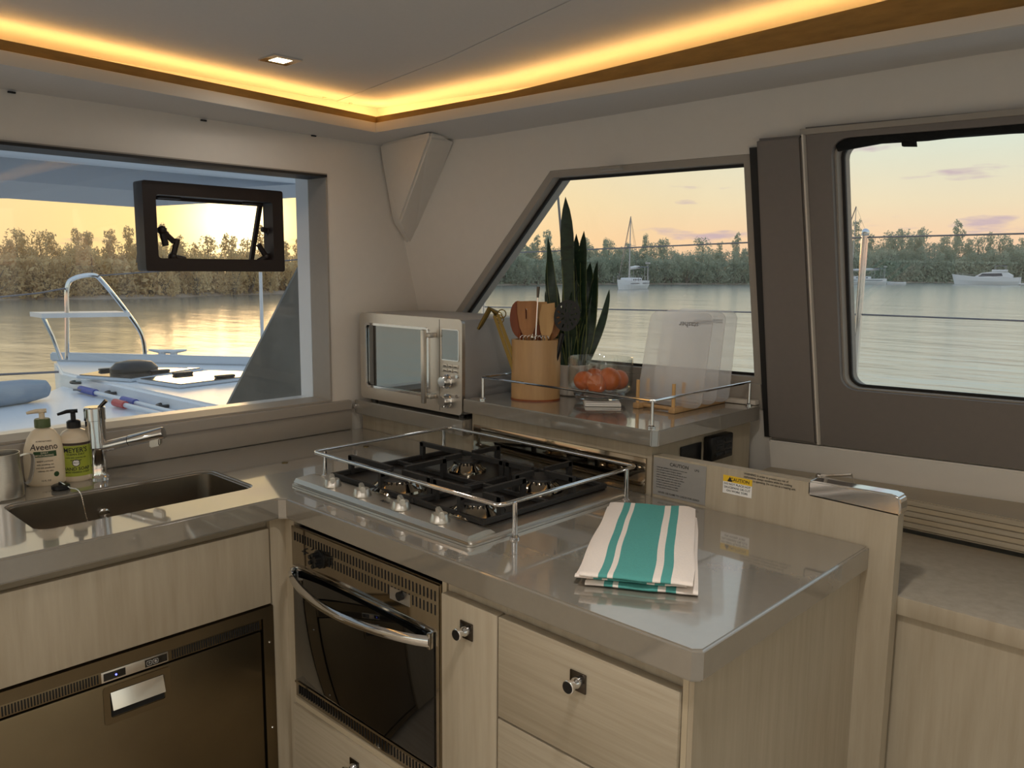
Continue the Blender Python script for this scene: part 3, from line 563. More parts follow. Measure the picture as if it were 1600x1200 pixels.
# ================================================================ GALLEY UNITS
TZ = 0.92
SK = (0.46, 0.908, 1.677, 1.909)      # sink cut-out
bm = nb(); hole = [(u, v, TZ) for u, v in rrect(SK[0], SK[1], SK[2], SK[3], .028)]
prism(bm, [(-0.9, 1.557, TZ), (0.895, 1.557, TZ), (0.907, 1.545, TZ), (0.907, 0.532, TZ), (0.919, 0.520, TZ), (1.4985, 0.520, TZ), (1.4985, 2.0815, TZ), (-0.9, 2.0815, TZ)], (0, 0, -.047), [hole])
bmesh.ops.bevel(bm, geom=[e for e in bm.edges if abs(e.calc_face_angle(0)) > 1.2 and abs(e.verts[0].co.z - e.verts[1].co.z) < 1e-5], offset=.004, segments=3, affect='EDGES')
wt = tag(obj('worktop', bm, 'counter', smooth=0), 'L-shaped taupe solid-surface worktop with sink cut-out', 'worktop')
for i, (px, py) in enumerate(((445, 723), (572, 698))):
    p = at_z(px, py, TZ); bm = nb(); cyl(bm, p + V(0, 0, -.001), p + V(0, 0, .0015), .008, seg=16); tag(obj('hole_plug', bm, 'brass'), ('small round plug in the worktop left of the hob knobs', 'small round plug in the worktop behind the hob rail')[i], 'plug', 'worktop plugs')

# sink
sk = thing('sink', 'rectangular undermounted stainless sink basin', 'sink', V((SK[0] + SK[1]) / 2, (SK[2] + SK[3]) / 2, .76))
bm = nb(); rings = []
for g, z, rad in ((.0006, .9135, .028), (.003, .9120, .028), (.005, .86, .03), (.008, .775, .034), (.03, .757, .05), (.19, .752, .02)):
    g2 = min(g, .105); rings.append([bm.verts.new((u, v, z)) for u, v in rrect(SK[0] + g, SK[1] - g, SK[2] + g2, SK[3] - g2, min(rad, .9 * (SK[3] - SK[2] - 2 * g2) / 2))])
for a, b in zip(rings, rings[1:]):
    n = len(a)
    for k in range(n): bm.faces.new((a[k], a[(k + 1) % n], b[(k + 1) % n], b[k]))
bm.faces.new(rings[-1]); sb_ = obj('basin', bm, 'sink_steel', sk)
bm = nb(); lathe(bm, [(.036, .0), (.036, .003), (.026, .001), (.012, -.002)], (.684, 1.793, .7525), 20); obj('drain', bm, 'chrome', sk)
bm = nb(); lathe(bm, [(.0, -.001), (.012, 0), (.012, .004), (.008, .006)], (0, 0, 0), 16); bmesh.ops.transform(bm, matrix=Matrix.Translation((.655, 1.9005, .875 - .012)) @ Matrix.Rotation(math.radians(90), 4, 'X'), verts=bm.verts[:]); obj('overflow_eyelet', bm, 'chrome', sk)
st = thing('sink_stopper', 'black rubber sink stopper with ball chain lying behind the sink', 'stopper', V(.595, 1.945, TZ))
sp = at_z(95, 762, TZ + .004); st.location = V(sp.x, sp.y, TZ)
bm = nb(); lathe(bm, [(.016, 0), (.019, .003), (.019, .010), (.015, .012), (.004, .012), (.004, .017)], (sp.x, sp.y, TZ), 22); obj('plug', bm, 'black', st)
def chain(pts):
    bm = nb()
    for p in pts: bmesh.ops.create_icosphere(bm, subdivisions=1, radius=.0019, matrix=Matrix.Translation(p))
    return bm
cp = curve([V(sp.x, sp.y, TZ + .017), V(sp.x + .012, sp.y - .02, TZ + .006), V(sp.x + .022, SK[3] - .004, TZ - .002), V(sp.x + .03, SK[3] - .02, .85), V(sp.x + .06, SK[3] - .05, .765)], 14); obj('chain', chain(cp), 'chrome', st)
obj('chain', chain([V(.655 + .002 * math.sin(k), 1.893 - .0004 * k, .858 - .0036 * k) for k in range(26)]), 'chrome', st)

# sink cabinet, fridge, corner post
FY = 1.590
sc_ = thing('sink_cabinet', 'pale oak fascia panel under the sink above the fridge', 'cabinet', V(0, 1.60, .64))
bm = nb(); box(bm, -0.9, .889, FY, FY + .018, .672, .846, .0015); obj('front_panel', bm, 'laminate_v', sc_)
bm = nb(); box(bm, -0.9, .9445, FY + .0185, FY + .030, .60, .8725); obj('rail', bm, 'laminate_h', sc_)
fr = thing('fridge', 'bronze-toned stainless built-in fridge below the sink', 'fridge', V(.575, 1.60, 0.02))
X0, X1, Z0, Z1 = .255, .891, .06, .668
bm = nb(); prism(bm, [(X0, FY - .004, Z0), (X1, FY - .004, Z0), (X1, FY - .004, Z1), (X0, FY - .004, Z1)], (0, .02, 0), [[(X0 + .026, FY - .004, Z0 + .03), (X1 - .026, FY - .004, Z0 + .03), (X1 - .026, FY - .004, Z1 - .024), (X0 + .026, FY - .004, Z1 - .024)]]); obj('frame', bm, 'steel_dark', fr)
bm = nb(); box(bm, X0 + .026, X1 - .026, FY + .012, FY + .017, Z0 + .03, Z1 - .024); obj('inner_shadow_gap', bm, 'dark_slot', fr)
bm = nb(); box(bm, X0 + .027, X1 - .031, FY - .003, FY + .010, Z0 + .035, .6155, .003); door = obj('door', bm, 'steel_dark', fr)
bm = nb(); box(bm, X0 + .027, X1 - .028, FY - .001, FY + .010, .6185, .6430, .001); gr = obj('grille', bm, 'steel_dark', fr)
bm = nb()
x = X0 + .032
while x < X1 - .036:
    if not (.520 < x < .657): box(bm, x, x + .0026, FY - .0018, FY - .0008, .6215, .6400)
    x += .0052
o = obj('grille_slots', bm, 'dark_slot', fr, smooth=0); o['kind'] = 'stuff'
bm = nb(); box(bm, .523, .653, FY - .0035, FY - .0008, .6200, .6418, .001); cp_ = obj('control_panel', bm, 'steel', fr)
bm = nb(); box(bm, .527, .568, FY - .0045, FY - .0033, .6235, .6385); obj('display', bm, 'black_gloss', cp_)
bm = nb(); box(bm, .606, .650, FY - .0045, FY - .0033, .6235, .6385); obj('button_block', bm, 'black_gloss', cp_)
for k in range(2):
    bm = nb(); prism(bm, [(u, FY - .0055, v) for u, v in rrect(.6085 + k * .0125, .6195 + k * .0125, .6262, .6362, .002, 2)], (0, .001, 0), [[(u, FY - .0055, v) for u, v in rrect(.6095 + k * .0125, .6185 + k * .0125, .6272, .6352, .002, 2)]]); obj('button', bm, 'placard', cp_)
text('light_icon', '*', .012, on_plane((.614, FY - .0056, .6295), (1, 0, 0), (0, 0, 1)), 'placard', cp_)
bm = nb(); cyl(bm, (.6265, FY - .0056, .6312), (.6265, FY - .0046, .6312), .0026, seg=12); obj('dial_icon', bm, 'placard', cp_)
bm = nb(); cyl(bm, (.550, FY - .0056, .6305), (.550, FY - .0044, .6305), .0017, seg=10); part(obj('indicator', bm, 'blue_led', cp_), 'glowing blue indicator')
bm = nb(); ho = [(u, FY - .0055, v) for u, v in rrect(.524, .654, .532, .610, .006, 3)]; hi = [(u, FY - .0055, v) for u, v in rrect(.536, .642, .545, .598, .004, 3)]
prism(bm, ho, (0, .004, 0), [hi]); hp = obj('handle_surround', bm, 'steel_dark', door)
bm = nb(); prism(bm, [(.537, FY - .0035, .546), (.641, FY - .0035, .546), (.641, FY - .0035, .597), (.537, FY - .0035, .597)], (0, .0008, 0)); obj('handle_recess', bm, 'dark_slot', door)
bm = nb(); vs = [bm.verts.new(p) for p in ((.538, FY - .004, .596), (.640, FY - .004, .596), (.640, FY - .014, .563), (.538, FY - .014, .563), (.538, FY - .004, .560), (.640, FY - .004, .560))]
bm.faces.new((vs[0], vs[1], vs[2], vs[3])); bm.faces.new((vs[3], vs[2], vs[5], vs[4])); bm.faces.new((vs[0], vs[3], vs[4])); bm.faces.new((vs[1], vs[5], vs[2])); bm.faces.new((vs[0], vs[4], vs[5], vs[1])); part(obj('handle', bm, 'chrome', door, smooth=20), 'chrome flap handle')
for z in (.585, .38, .20):
    bm = nb(); bmesh.ops.create_uvsphere(bm, u_segments=8, v_segments=5, radius=.003, matrix=Matrix.Translation((X1 - .012, FY - .004, z))); obj('screw', bm, 'chrome', fr)
bm = nb(); box(bm, X0 + .01, X1 - .01, FY + .02, 2.04, .05, .58); part(obj('cabinet_body', bm, 'black', fr), 'black insulated body')
bm = nb(); box(bm, .892, .945, FY, FY + .015, 0.0, .8725); box(bm, .930, .945, 1.5535, FY, 0.0, .8725); tag(obj('corner_post', bm, 'laminate_v', smooth=0), 'pale oak filler post in the inner corner between fridge and oven', 'post')
bm = nb(); box(bm, -.9, .253, FY, FY + .018, .05, .668, .0015); tag(obj('cabinet_door', bm, 'laminate_v'), 'pale oak door left of the fridge below the sink', 'door')

# knob used on doors and drawers
def add_knob(parent, y, z, x=.9115):
    t = parent; bm = nb(); box(bm, x - .0025, x + .0, y - .0155, y + .0155, z - .0155, z + .0155, .0008); k = part(obj('knob_plate', bm, 'knob_pewter', t), 'square dark pewter back plate')
    bm = nb(); pr_ = [(.009, 0), (.0085, .006), (.006, .009), (.006, .014), (.0105, .018), (.0105, .0225), (.009, .0235)]
    rings = [[bm.verts.new((x - .0025 - h_, y + r_ * math.cos(2 * math.pi * j / 18), z + r_ * math.sin(2 * math.pi * j / 18))) for j in range(18)] for r_, h_ in pr_]
    for a, b in zip(rings, rings[1:]):
        for j in range(18): bm.faces.new((a[j], a[(j + 1) % 18], b[(j + 1) % 18], b[j]))
    bm.faces.new(rings[-1]); o = obj('knob', bm, 'chrome', t)
    bm = nb(); cyl(bm, (x - .0258, y, z), (x - .0268, y, z), .0092, seg=18); obj('knob_cap', bm, 'black', t)
    return o
XF = .912                                  # face plane of the doors under the peninsula
ov_ = thing('oven_housing', 'pale oak housing of the oven with a shallow drawer below', 'cabinet', V(1.0, 1.30, 0))
bm = nb(); box(bm, .93, .95, 1.0465, 1.0575, 0, .8725); part(obj('stile', bm, 'ply_edge', ov_), 'layered ply edge right of the oven')
bm = nb(); box(bm, .945, .955, 1.059, 1.5525, .8555, .8725); obj('rail', bm, 'laminate_h', ov_)
bm = nb(); box(bm, XF, .93, 1.060, 1.549, .12, .440, .0015); dd = obj('drawer', bm, 'laminate_h', ov_); add_knob(dd, 1.313, .392)
bm = nb(); box(bm, .9185, .93, 1.060, 1.549, .4405, .4525); part(obj('ply_strip', bm, 'ply_edge', ov_), 'layered ply strip under the oven')
nc = thing('narrow_cabinet', 'narrow pale oak cabinet door beside the oven', 'cabinet', V(1.0, .97, 0))
bm = nb(); box(bm, XF, .93, .902, 1.040, .10, .850, .0015); dd = obj('door', bm, 'laminate_v', nc); add_knob(dd, .973, .802)
bm = nb(); box(bm, .934, .95, .899, 1.0455, .05, .8725); obj('carcass', bm, 'laminate_v', nc)
du = thing('drawer_unit', 'pale oak drawer unit at the end of the peninsula', 'cabinet', V(1.0, .72, 0))
for z0, z1, lb in ((.674, .850, 'top drawer with knob'), (.452, .670, 'middle drawer'), (.10, .448, 'bottom drawer')):
    bm = nb(); box(bm, XF, .93, .551, .898, z0, z1, .0015); dd = part(obj('drawer', bm, 'laminate_h', du), lb)
    add_knob(dd, .726, z1 - .049)
bm = nb(); box(bm, .934, .95, .552, .8985, .05, .8725); obj('carcass', bm, 'laminate_v', du)
bm = nb(); box(bm, .918, .95, .5405, .5495, 0, .8725); part(obj('stile', bm, 'ply_edge', du), 'layered ply corner stile')
bm = nb(); box(bm, .918, 1.4985, .532, .540, 0, .8725); tag(obj('end_panel', bm, 'laminate_v'), 'pale oak end panel closing the peninsula', 'panel')

# oven
ov = thing('oven', 'built-in gas oven with black glass door under the hob', 'oven', V(1.1, 1.304, .455))
bm = nb(); box(bm, .922, .932, 1.0585, 1.5515, .4545, .8545, .001); obj('fascia', bm, 'steel_mirror', ov)
bm = nb(); box(bm, .932, 1.38, 1.065, 1.545, .46, .85); obj('body', bm, 'black', ov)
bm = nb()
def slots(y0, y1, z0, z1, n):
    for i in range(n):
        y = y0 + (y1 - y0) * i / (n - 1); box(bm, .9212, .9222, y - .0017, y + .0017, z0, z1)
slots(1.538, 1.068, .8235, .8425, 46); slots(1.405, 1.068, .797, .816, 33); slots(1.538, 1.068, .463, .483, 50)
o = obj('vent_slots', bm, 'dark_slot', ov, smooth=0); o['kind'] = 'stuff'
bm = nb(); box(bm, .918, .9218, 1.068, 1.542, .498, .764, .001); od = part(obj('door_glass', bm, 'black_gloss', ov), 'black glass door')
bm = nb(); box(bm, .9165, .9218, 1.068, 1.542, .7645, .7685); obj('door_top_strip', bm, 'chrome', ov)
bm = nb(); box(bm, .9165, .9218, 1.062, 1.546, .4905, .4955); obj('door_bottom_strip', bm, 'chrome', ov)
bm = nb(); n = 18; rings = []
for i in range(n + 1):
    t = i / n; y = 1.541 - t * .472; b = math.sin(math.pi * t) ** .8; x = .914 - .050 * b; zc_ = .749 - .004 * b
    hh = .011 - .002 * b; rings.append([bm.verts.new((x + a, y, zc_ + c_)) for a, c_ in ((-.004, -hh), (-.009, -hh * .4), (-.009, hh * .5), (-.003, hh), (.005, hh * .6), (.005, -hh * .7))])
for a, b in zip(rings, rings[1:]):
    for k in range(6): bm.faces.new((a[k], a[(k + 1) % 6], b[(k + 1) % 6], b[k]))
bm.faces.new(rings[0]); bm.faces.new(rings[-1][::-1]); part(obj('handle', bm, 'chrome', ov, smooth=60), 'bowed chrome handle')
for y in (1.536, 1.0725):
    bm = nb(); box(bm, .908, .9178, y - .004, y + .004, .734, .764, .001); obj('handle_bracket', bm, 'chrome', ov)
bm = nb(); kc = V(.9218, 1.440, .806); lathe(bm, [(.020, 0), (.020, .004), (.013, .006), (.013, .016)], (0, 0, 0), 24)
for k in range(6):
    a = 2 * math.pi * k / 6; cyl(bm, (.0125 * math.cos(a), .0125 * math.sin(a), .004), (.0125 * math.cos(a), .0125 * math.sin(a), .020), .0048, seg=8)
bmesh.ops.transform(bm, matrix=Matrix.Translation(kc) @ Matrix.Rotation(math.radians(-90), 4, 'Y'), verts=bm.verts[:]); part(obj('control_knob', bm, 'black', ov), 'black lobed control knob')
bm = nb(); cyl(bm, (.9218, 1.164, .806), (.9130, 1.164, .806), .0085, seg=16); obj('igniter_button', bm, 'black', ov)
bm = nb(); box(bm, .9208, .9220, 1.140, 1.200, .790, .814); obj('igniter_plate', bm, 'steel', ov)
bm = nb(); tube(bm, [(.9213, 1.500, .800), (.9213, 1.500, .812), (.9213, 1.490, .816)], .0014, 6); tube(bm, [(.9213, 1.508, .806), (.9213, 1.488, .8065)], .0012, 6); tube(bm, [(.9213, 1.472, .818), (.9213, 1.464, .823)], .0012, 6); part(obj('gas_symbol', bm, 'black', ov), 'printed flame dial marks')
bm = nb(); tube(bm, [(.95, 1.50, .60), (.95, 1.12, .60)], .003, 6); obj('rack_bar', bm, 'chrome', ov)

# raised shelves behind the hob
rsf = thing('raised_shelf', 'taupe raised shelf with pale oak base behind the hob', 'shelf', V(1.7, 1.28, 0))
bm = nb(); xw = lambda y, z: S(y, z).x - .034
prism(bm, [(1.47, .984, 1.073), (1.482, .972, 1.073), (xw(.972, 1.073), .972, 1.073), (xw(1.585, 1.073), 1.585, 1.073), (1.47, 1.585, 1.073)], (0, 0, -.036)); bmesh.ops.bevel(bm, geom=bm.edges[:], offset=.002, segments=2, affect='EDGES'); obj('slab', bm, 'counter', rsf, smooth=0)
bm = nb(); prism(bm, [(1.5, 1.0, 1.0365), (xw(1.0, 1.03), 1.0, 1.0365), (xw(1.58, 1.03), 1.58, 1.0365), (1.5, 1.58, 1.0365)], (0, 0, -1.03)); obj('base', bm, 'laminate_v', rsf, smooth=0)
bm = nb(); slab_s(bm, [(1.20, 1.0745), (.985, 1.0745), (.985, 1.086), (1.20, 1.086)], -.033, -.012); part(obj('back_strip', bm, 'lip', rsf), 'white strip along the back edge')
so = thing('socket_panel', 'black socket and dark recess on the end of the raised shelf base', 'socket', at_y(1097, 725, .998))
a, b = at_y(1098, 712, .9995), at_y(1131, 712, .9995); bm = nb(); box(bm, a.x, b.x, .975, .9995, .962, 1.022, .004); s_ = obj('socket_box', bm, 'black', so)
for r_ in range(3):
    for c_ in range(2):
        bm = nb(); xx = a.x + .2 * (b.x - a.x) + c_ * .4 * (b.x - a.x); box(bm, xx, xx + .3 * (b.x - a.x), .9735, .976, .972 + r_ * .016, .982 + r_ * .016, .001); obj('switch', bm, 'text_dark', s_)
a2, b2 = at_y(1062, 712, .9995), at_y(1093, 712, .9995); bm = nb(); box(bm, a2.x, b2.x, .994, .9995, .962, 1.012, .002); obj('recess_plate', bm, 'black', so)
ms = thing('microwave_shelf', 'low taupe shelf with pale oak base under the microwave', 'shelf', V(1.7, 1.84, 0))
bm = nb(); prism(bm, [(1.47, 1.5865, 1.013), (xw(1.5865, 1.013), 1.5865, 1.013), (xw(2.08, 1.013), 2.08, 1.013), (1.47, 2.08, 1.013)], (0, 0, -.043)); bmesh.ops.bevel(bm, geom=bm.edges[:], offset=.002, segments=2, affect='EDGES'); obj('slab', bm, 'counter', ms, smooth=0)
bm = nb(); prism(bm, [(1.5, 1.5815, .9695), (xw(1.6, .96), 1.5815, .9695), (xw(2.08, .96), 2.08, .9695), (1.5, 2.08, .9695)], (0, 0, -.969)); obj('base', bm, 'laminate_v', ms, smooth=0)
bm = nb(); box(bm, 1.4635, 1.4695, 2.066, 2.0815, .985, 1.0, .001); obj('hinge', bm, 'chrome', ms)
bm = nb(); box(bm, 1.494, 1.4995, 1.012, 1.57, .9215, 1.002, .0005); tag(obj('hob_splash_plate', bm, 'steel_mirror'), 'mirror-finish steel plate standing behind the hob', 'splash plate')

# splash panel at the back of the peninsula
spn = thing('splash_panel', 'pale oak upstand panel at the back of the peninsula', 'panel', V(1.515, .73, 0))
bm = nb(); pr_ = [(.995, 0), (.995, 1.012), (.480, 1.020), (.476, 1.016), (.474, 1.0), (.474, 0)]; prism(bm, [(1.4995, y, z) for y, z in pr_], (.030, 0, 0)); obj('board', bm, 'laminate_v', spn, smooth=30)
bm = nb(); prism(bm, [(1.4965, y, z) for y, z in ((.640, .992), (.640, 1.0205), (.636, 1.0225), (.484, 1.0255), (.473, 1.021), (.470, 1.008), (.470, .988))], (.036, 0, 0)); bmesh.ops.bevel(bm, geom=bm.edges[:], offset=.003, segments=2, affect='EDGES'); part(obj('corner_cap', bm, 'chrome', spn), 'polished chrome corner cap')
fx = 1.4995
pc = thing('warning_placard', 'silver LPG caution placard fixed to the upstand panel', 'sign', V(fx, .93, .93))
bm = nb(); box(bm, fx - .0015, fx - .0002, .862, .993, .925, 1.009); obj('plate', bm, 'placard', pc)
pl = lambda y, z, e=.0018: on_plane((fx - e, y, z), (0, -1, 0), (0, 0, 1))
text('heading', 'CAUTION', .0105, pl(.928, .9985), 'text_dark', pc); text('heading', 'LPG', .0065, pl(.884, .9965), 'text_dark', pc)
for k in range(9):
    text('small_print', ('isolate gas cylinders when appliance is not in use', 'close all valves before changing cylinders', 'in an emergency close the shut-off valve at once', 'ensure ventilation is adequate when in use', 'keep vents clear and do not obstruct airflow', 'test for leaks regularly with soapy water', 'if a leak is suspected ventilate the cabin', 'extinguish all open flames and lights', 'have the system checked every year')[k], .0040, pl(.985, .9885 - k * .0056), 'text_dark', pc, 'LEFT', sx=.98)
text('warning_line', 'NEVER USE FLAME TO CHECK FOR LEAKS!', .0058, pl(.9275, .932), 'text_dark', pc, sx=.95)
ys_ = thing('caution_sticker', 'small yellow and white caution sticker on the upstand panel', 'sticker', V(fx, .79, .965))
bm = nb(); box(bm, fx - .0008, fx - .0002, .757, .822, .962, .9865); obj('white_field', bm, 'paper', ys_)
bm = nb(); box(bm, fx - .0008, fx - .0002, .757, .822, .9866, 1.000); obj('yellow_field', bm, 'yellow', ys_)
text('heading', 'CAUTION', .0095, pl(.784, .993, .0012), 'text_dark', ys_)
bm = nb(); prism(bm, [(fx - .0014, .812, .988), (fx - .0014, .801, .988), (fx - .0014, .8065, .9985)], (.0004, 0, 0)); obj('warning_triangle', bm, 'text_dark', ys_)
for k, s in enumerate(('DO NOT PLACE HOT', 'SAUCEPANS OR CUT', 'ON WORK TOPS')): text('small_print', s, .0062, pl(.7895, .9825 - k * .0072, .0012), 'text_dark', ys_)
wl = thing('warning_text', 'printed ventilation warning along the top of the upstand panel', 'lettering', V(fx, .71, 1.0))
for k, s in enumerate(('WARNING: in order to prevent any risk of', 'asphyxiation, always ventilate while the cooking', 'appliance is operating. Do not use as a heating unit.')): text('print_line', s, .0062, pl(.776 - .0, 1.0105 - k * .0062 - .0, .0006), 'text_dark', wl, 'LEFT', sx=.86)
fb = thing('folding_bracket', 'small folded steel bracket on the ledge behind the panel', 'bracket', at_z(1310, 757, .905))
bm = nb(); p = fb.location; tube(bm, [p + V(0, .05, .012), p + V(.0, -.03, .03), p + V(.0, -.04, .006), p + V(0, .05, .010)], .004, 6); bmesh.ops.create_uvsphere(bm, u_segments=8, v_segments=6, radius=.008, matrix=Matrix.Translation(p + V(0, .05, .012))); obj('arm', bm, 'steel', fb)
bm = nb(); box(bm, p.x - .012, p.x + .012, p.y + .03, p.y + .07, .9051, .910, .001); obj('foot_plate', bm, 'steel', fb)

# desk and ledge right of the panel
dk = thing('side_desk', 'pale oak desk top beyond the upstand panel', 'desk', V(1.73, -.3, 0))
bm = nb(); box(bm, 1.531, 1.934, -2.2, .95, .792, .828, .003); obj('top', bm, 'laminate_v', dk)
bm = nb(); box(bm, 1.545, 1.56, -2.2, .95, 0, .7915); obj('front_panel', bm, 'laminate_v', dk)
lg = thing('wall_ledge', 'pale oak ledge with grooved ply edge along the starboard side', 'ledge', V(2.0, -.3, .83))
bm = nb(); prism(bm, [(1.940, .96, .905), (xw(.96, .905) + .01, .96, .905), (xw(-2.3, .905) + .01, -2.3, .905), (1.940, -2.3, .905)], (0, 0, -.07)); obj('board', bm, 'laminate_h', lg, smooth=0)
for k in range(5):
    bm = nb(); box(bm, 1.9345 + (k % 2) * .002, 1.9405, -2.3, .96, .840 + k * .013, .840 + (k + 1) * .013 - .0015, .0008, 1); obj('ply_layer', bm, ('laminate_h', 'ply_edge')[k % 2], lg)

# ================================================================ HOB
hb = thing('gas_hob', 'stainless four-burner gas hob with black cast-iron grates', 'hob', V(1.215, 1.327, TZ))
HX = (.970, 1.462, 1.027, 1.631)
bm = nb(); prism(bm, [(u, v, TZ + .0005) for u, v in rrect(HX[0], HX[1], HX[2], HX[3], .012, 4)], (0, 0, .010)); bmesh.ops.bevel(bm, geom=[e for e in bm.edges if e.verts[0].co.z > TZ + .009 and e.verts[1].co.z > TZ + .009], offset=.006, segments=3, affect='EDGES'); obj('tray', bm, 'steel', hb)
bm = nb(); pr_ = [(.972, .0101), (.978, .0185), (1.020, .0205), (1.034, .0185), (1.046, .0101)]; prism(bm, [(x, HX[2] + .012, TZ + z) for x, z in pr_], (0, HX[3] - HX[2] - .024, 0))
obj('control_strip', bm, 'steel', hb, smooth=50)
bm = nb(); prism(bm, [(u, v, TZ + .0107) for u, v in rrect(1.050, 1.440, 1.072, 1.598, .02, 4)], (0, 0, .0015)); part(obj('burner_well', bm, 'well', hb), 'dark recessed burner well')
text('maker_mark', 'Miele', .014, on_plane((1.003, 1.316, TZ + .0206), (0, -1, 0), (1, 0, .06)), 'text_dark', hb)
for y in (1.500, 1.390, 1.258, 1.140):
    bm = nb(); lathe(bm, [(.020, 0), (.020, .003), (.0185, .006), (.0165, .014), (.015, .016)], (.997, y, TZ + .0195), 20); k_ = obj('knob', bm, 'steel', hb)
    bm = nb(); obox(bm, (.997, y, TZ + .0365), (.5, .85, 0), (-.85, .5, 0), (0, 0, 1), .0200, .0052, .007); bmesh.ops.bevel(bm, geom=bm.edges[:], offset=.002, segments=2, affect='EDGES'); obj('knob_grip', bm, 'steel', k_)
for x, y, r_ in ((1.105, 1.405, .058), (1.325, 1.415, .042), (1.325, 1.180, .050), (1.105, 1.150, .052)):
    bm = nb(); lathe(bm, [(r_ * 1.15, .0), (r_ * 1.12, .005), (r_ * .95, .009), (r_ * .72, .020), (r_ * .70, .0235), (r_ * .4, .024)], (x, y, TZ + .0122), 28); b_ = part(obj('burner', bm, 'steel_mirror', hb), 'flared polished burner ring')
    bm = nb()
    for k in range(22):
        a = 2 * math.pi * k / 22; cyl(bm, (x + r_ * .73 * math.cos(a), y + r_ * .73 * math.sin(a), TZ + .030), (x + r_ * .73 * math.cos(a), y + r_ * .73 * math.sin(a), TZ + .0355), .0022, seg=5)
    obj('flame_ports', bm, 'iron', b_)
    bm = nb(); lathe(bm, [(r_ * .7, 0), (r_ * .78, .002), (r_ * .76, .006), (r_ * .5, .0085), (r_ * .1, .009)], (x, y, TZ + .0355), 26); obj('burner_cap', bm, 'iron', b_)
GZ = TZ + .057
def grate(y0, y1, burners):
    bm = nb(); x0, x1, t = 1.056, 1.434, .0045
    z0 = TZ + .0125; zt = GZ
    for (a, b) in (((x0, y0), (x1, y0)), ((x0, y1), (x1, y1))): box(bm, a[0] - t, b[0] + t, a[1] - t, a[1] + t, z0, z0 + .011, .0012, 1)
    for x in (x0, x1, (x0 + x1) / 2): box(bm, x - t, x + t, y0 + t, y1 - t, z0, z0 + .011, .0012, 1)
    for bx, by in burners:
        for dx, dy in ((1, 0), (-1, 0), (0, 1), (0, -1)):
            if dx: e = Vector(((x1 if (dx > 0 and bx > 1.2) else x0 if (dx < 0 and bx < 1.2) else (x0 + x1) / 2), by))
            else: e = Vector((bx, y1 if dy > 0 else y0))
            s_ = Vector((bx + dx * .020, by + dy * .020))
            # upright, shoulder and finger of one pan support
            u_ = Vector((dx, dy, 0)); w_ = Vector((-dy, dx, 0)); pe = Vector((e.x, e.y, 0)); ps = Vector((s_.x, s_.y, 0)); ln = (pe - ps).length
            obox(bm, pe - u_ * .004 + V(0, 0, (z0 + zt) / 2), u_, w_, (0, 0, 1), .0065, t, (zt - z0) / 2)
            obox(bm, (pe + ps) / 2 + V(0, 0, zt - .004), u_, w_, (0, 0, 1), ln / 2, t, .0055)
    return obj('grate', bm, 'iron', hb, smooth=0)
grate(1.290, 1.585, ((1.105, 1.405), (1.325, 1.415))); grate(1.080, 1.280, ((1.105, 1.150), (1.325, 1.180)))
# fiddle rail round the hob
rl = thing('hob_rail', 'chrome fiddle rail on posts around the gas hob', 'rail', V(1.25, 1.32, TZ))
RZ = .989; bm = nb(); rc = [(1.034, 1.016), (1.466, 1.016), (1.466, 1.634), (1.034, 1.634)]
pts = []
for i, (x, y) in enumerate(rc):
    a, b = Vector(rc[i - 1]), Vector(rc[(i + 1) % 4]); c0 = Vector((x, y)); d1 = (a - c0).normalized() * .014; d2 = (b - c0).normalized() * .014
    pts += [V(*(c0 + d1), RZ), V(*(c0 + d1 * .3 + d2 * .3), RZ), V(*(c0 + d2), RZ)]
tube(bm, pts + [pts[0], pts[1]], .0042, 10, cap=False); obj('bar', bm, 'chrome', rl)
for x, y in ((1.068, 1.010), (1.420, 1.010), (1.072, 1.642), (1.452, 1.642)):
    yy = 1.016 if y < 1.3 else 1.634
    bm = nb(); lathe(bm, [(.0095, 0), (.0095, .003), (.0052, .007), (.0048, .06), (.0048, .069)], (x, y, TZ + .0003), 14); obj('post', bm, 'chrome', rl)
    bm = nb(); cyl(bm, (x, y, RZ - .001), (x, yy, RZ), .004, seg=8); obj('clip', bm, 'chrome', rl)

# ================================================================ MICROWAVE
mw = thing('microwave', 'stainless countertop microwave on the low shelf in the corner', 'microwave', V(1.6, 1.83, 1.0135))
mx0, mx1, my0, my1, mz0, mz1 = 1.478, 1.735, 1.598, 2.056, 1.0235, 1.284
bm = nb(); box(bm, mx0 + .012, mx1, my0 + .002, my1 - .002, mz0, mz1, .006); obj('body', bm, mat('grey_painted_steel', lin(160, 156, 152), .45, .3), mw)
bm = nb(); prism(bm, [(mx0, u, v) for u, v in rrect(my0, my1, mz0, mz1, .014)], (.0115, 0, 0), [[(mx0, u, v) for u, v in rrect(1.735, 2.026, 1.062, 1.252, .012)]]); fa = obj('front_frame', bm, 'steel', mw, smooth=30)
bm = nb(); prism(bm, [(mx0 + .003, u, v) for u, v in rrect(1.7355, 2.0255, 1.0625, 1.2515, .0118)], (.004, 0, 0)); part(obj('door_glass', bm, 'mirror_glass', mw), 'dark mirror glass door')
bm = nb(); prism(bm, [(mx0 - .003, u, v) for u, v in rrect(1.732, 2.029, 1.059, 1.255, .014)], (.0035, 0, 0), [[(mx0 - .003, u, v) for u, v in rrect(1.739, 2.022, 1.066, 1.248, .010)]]); obj('door_bezel', bm, 'chrome', mw)
bm = nb(); box(bm, mx0 - .0004, mx0 + .004, 1.6885, 1.6897, mz0 + .004, mz1 - .004); obj('door_gap', bm, 'dark_slot', mw)
bm = nb(); box(bm, mx0 - .036, mx0 - .024, 1.714, 1.728, 1.046, 1.252, .003); hd = part(obj('handle', bm, 'steel', mw), 'vertical bar handle')
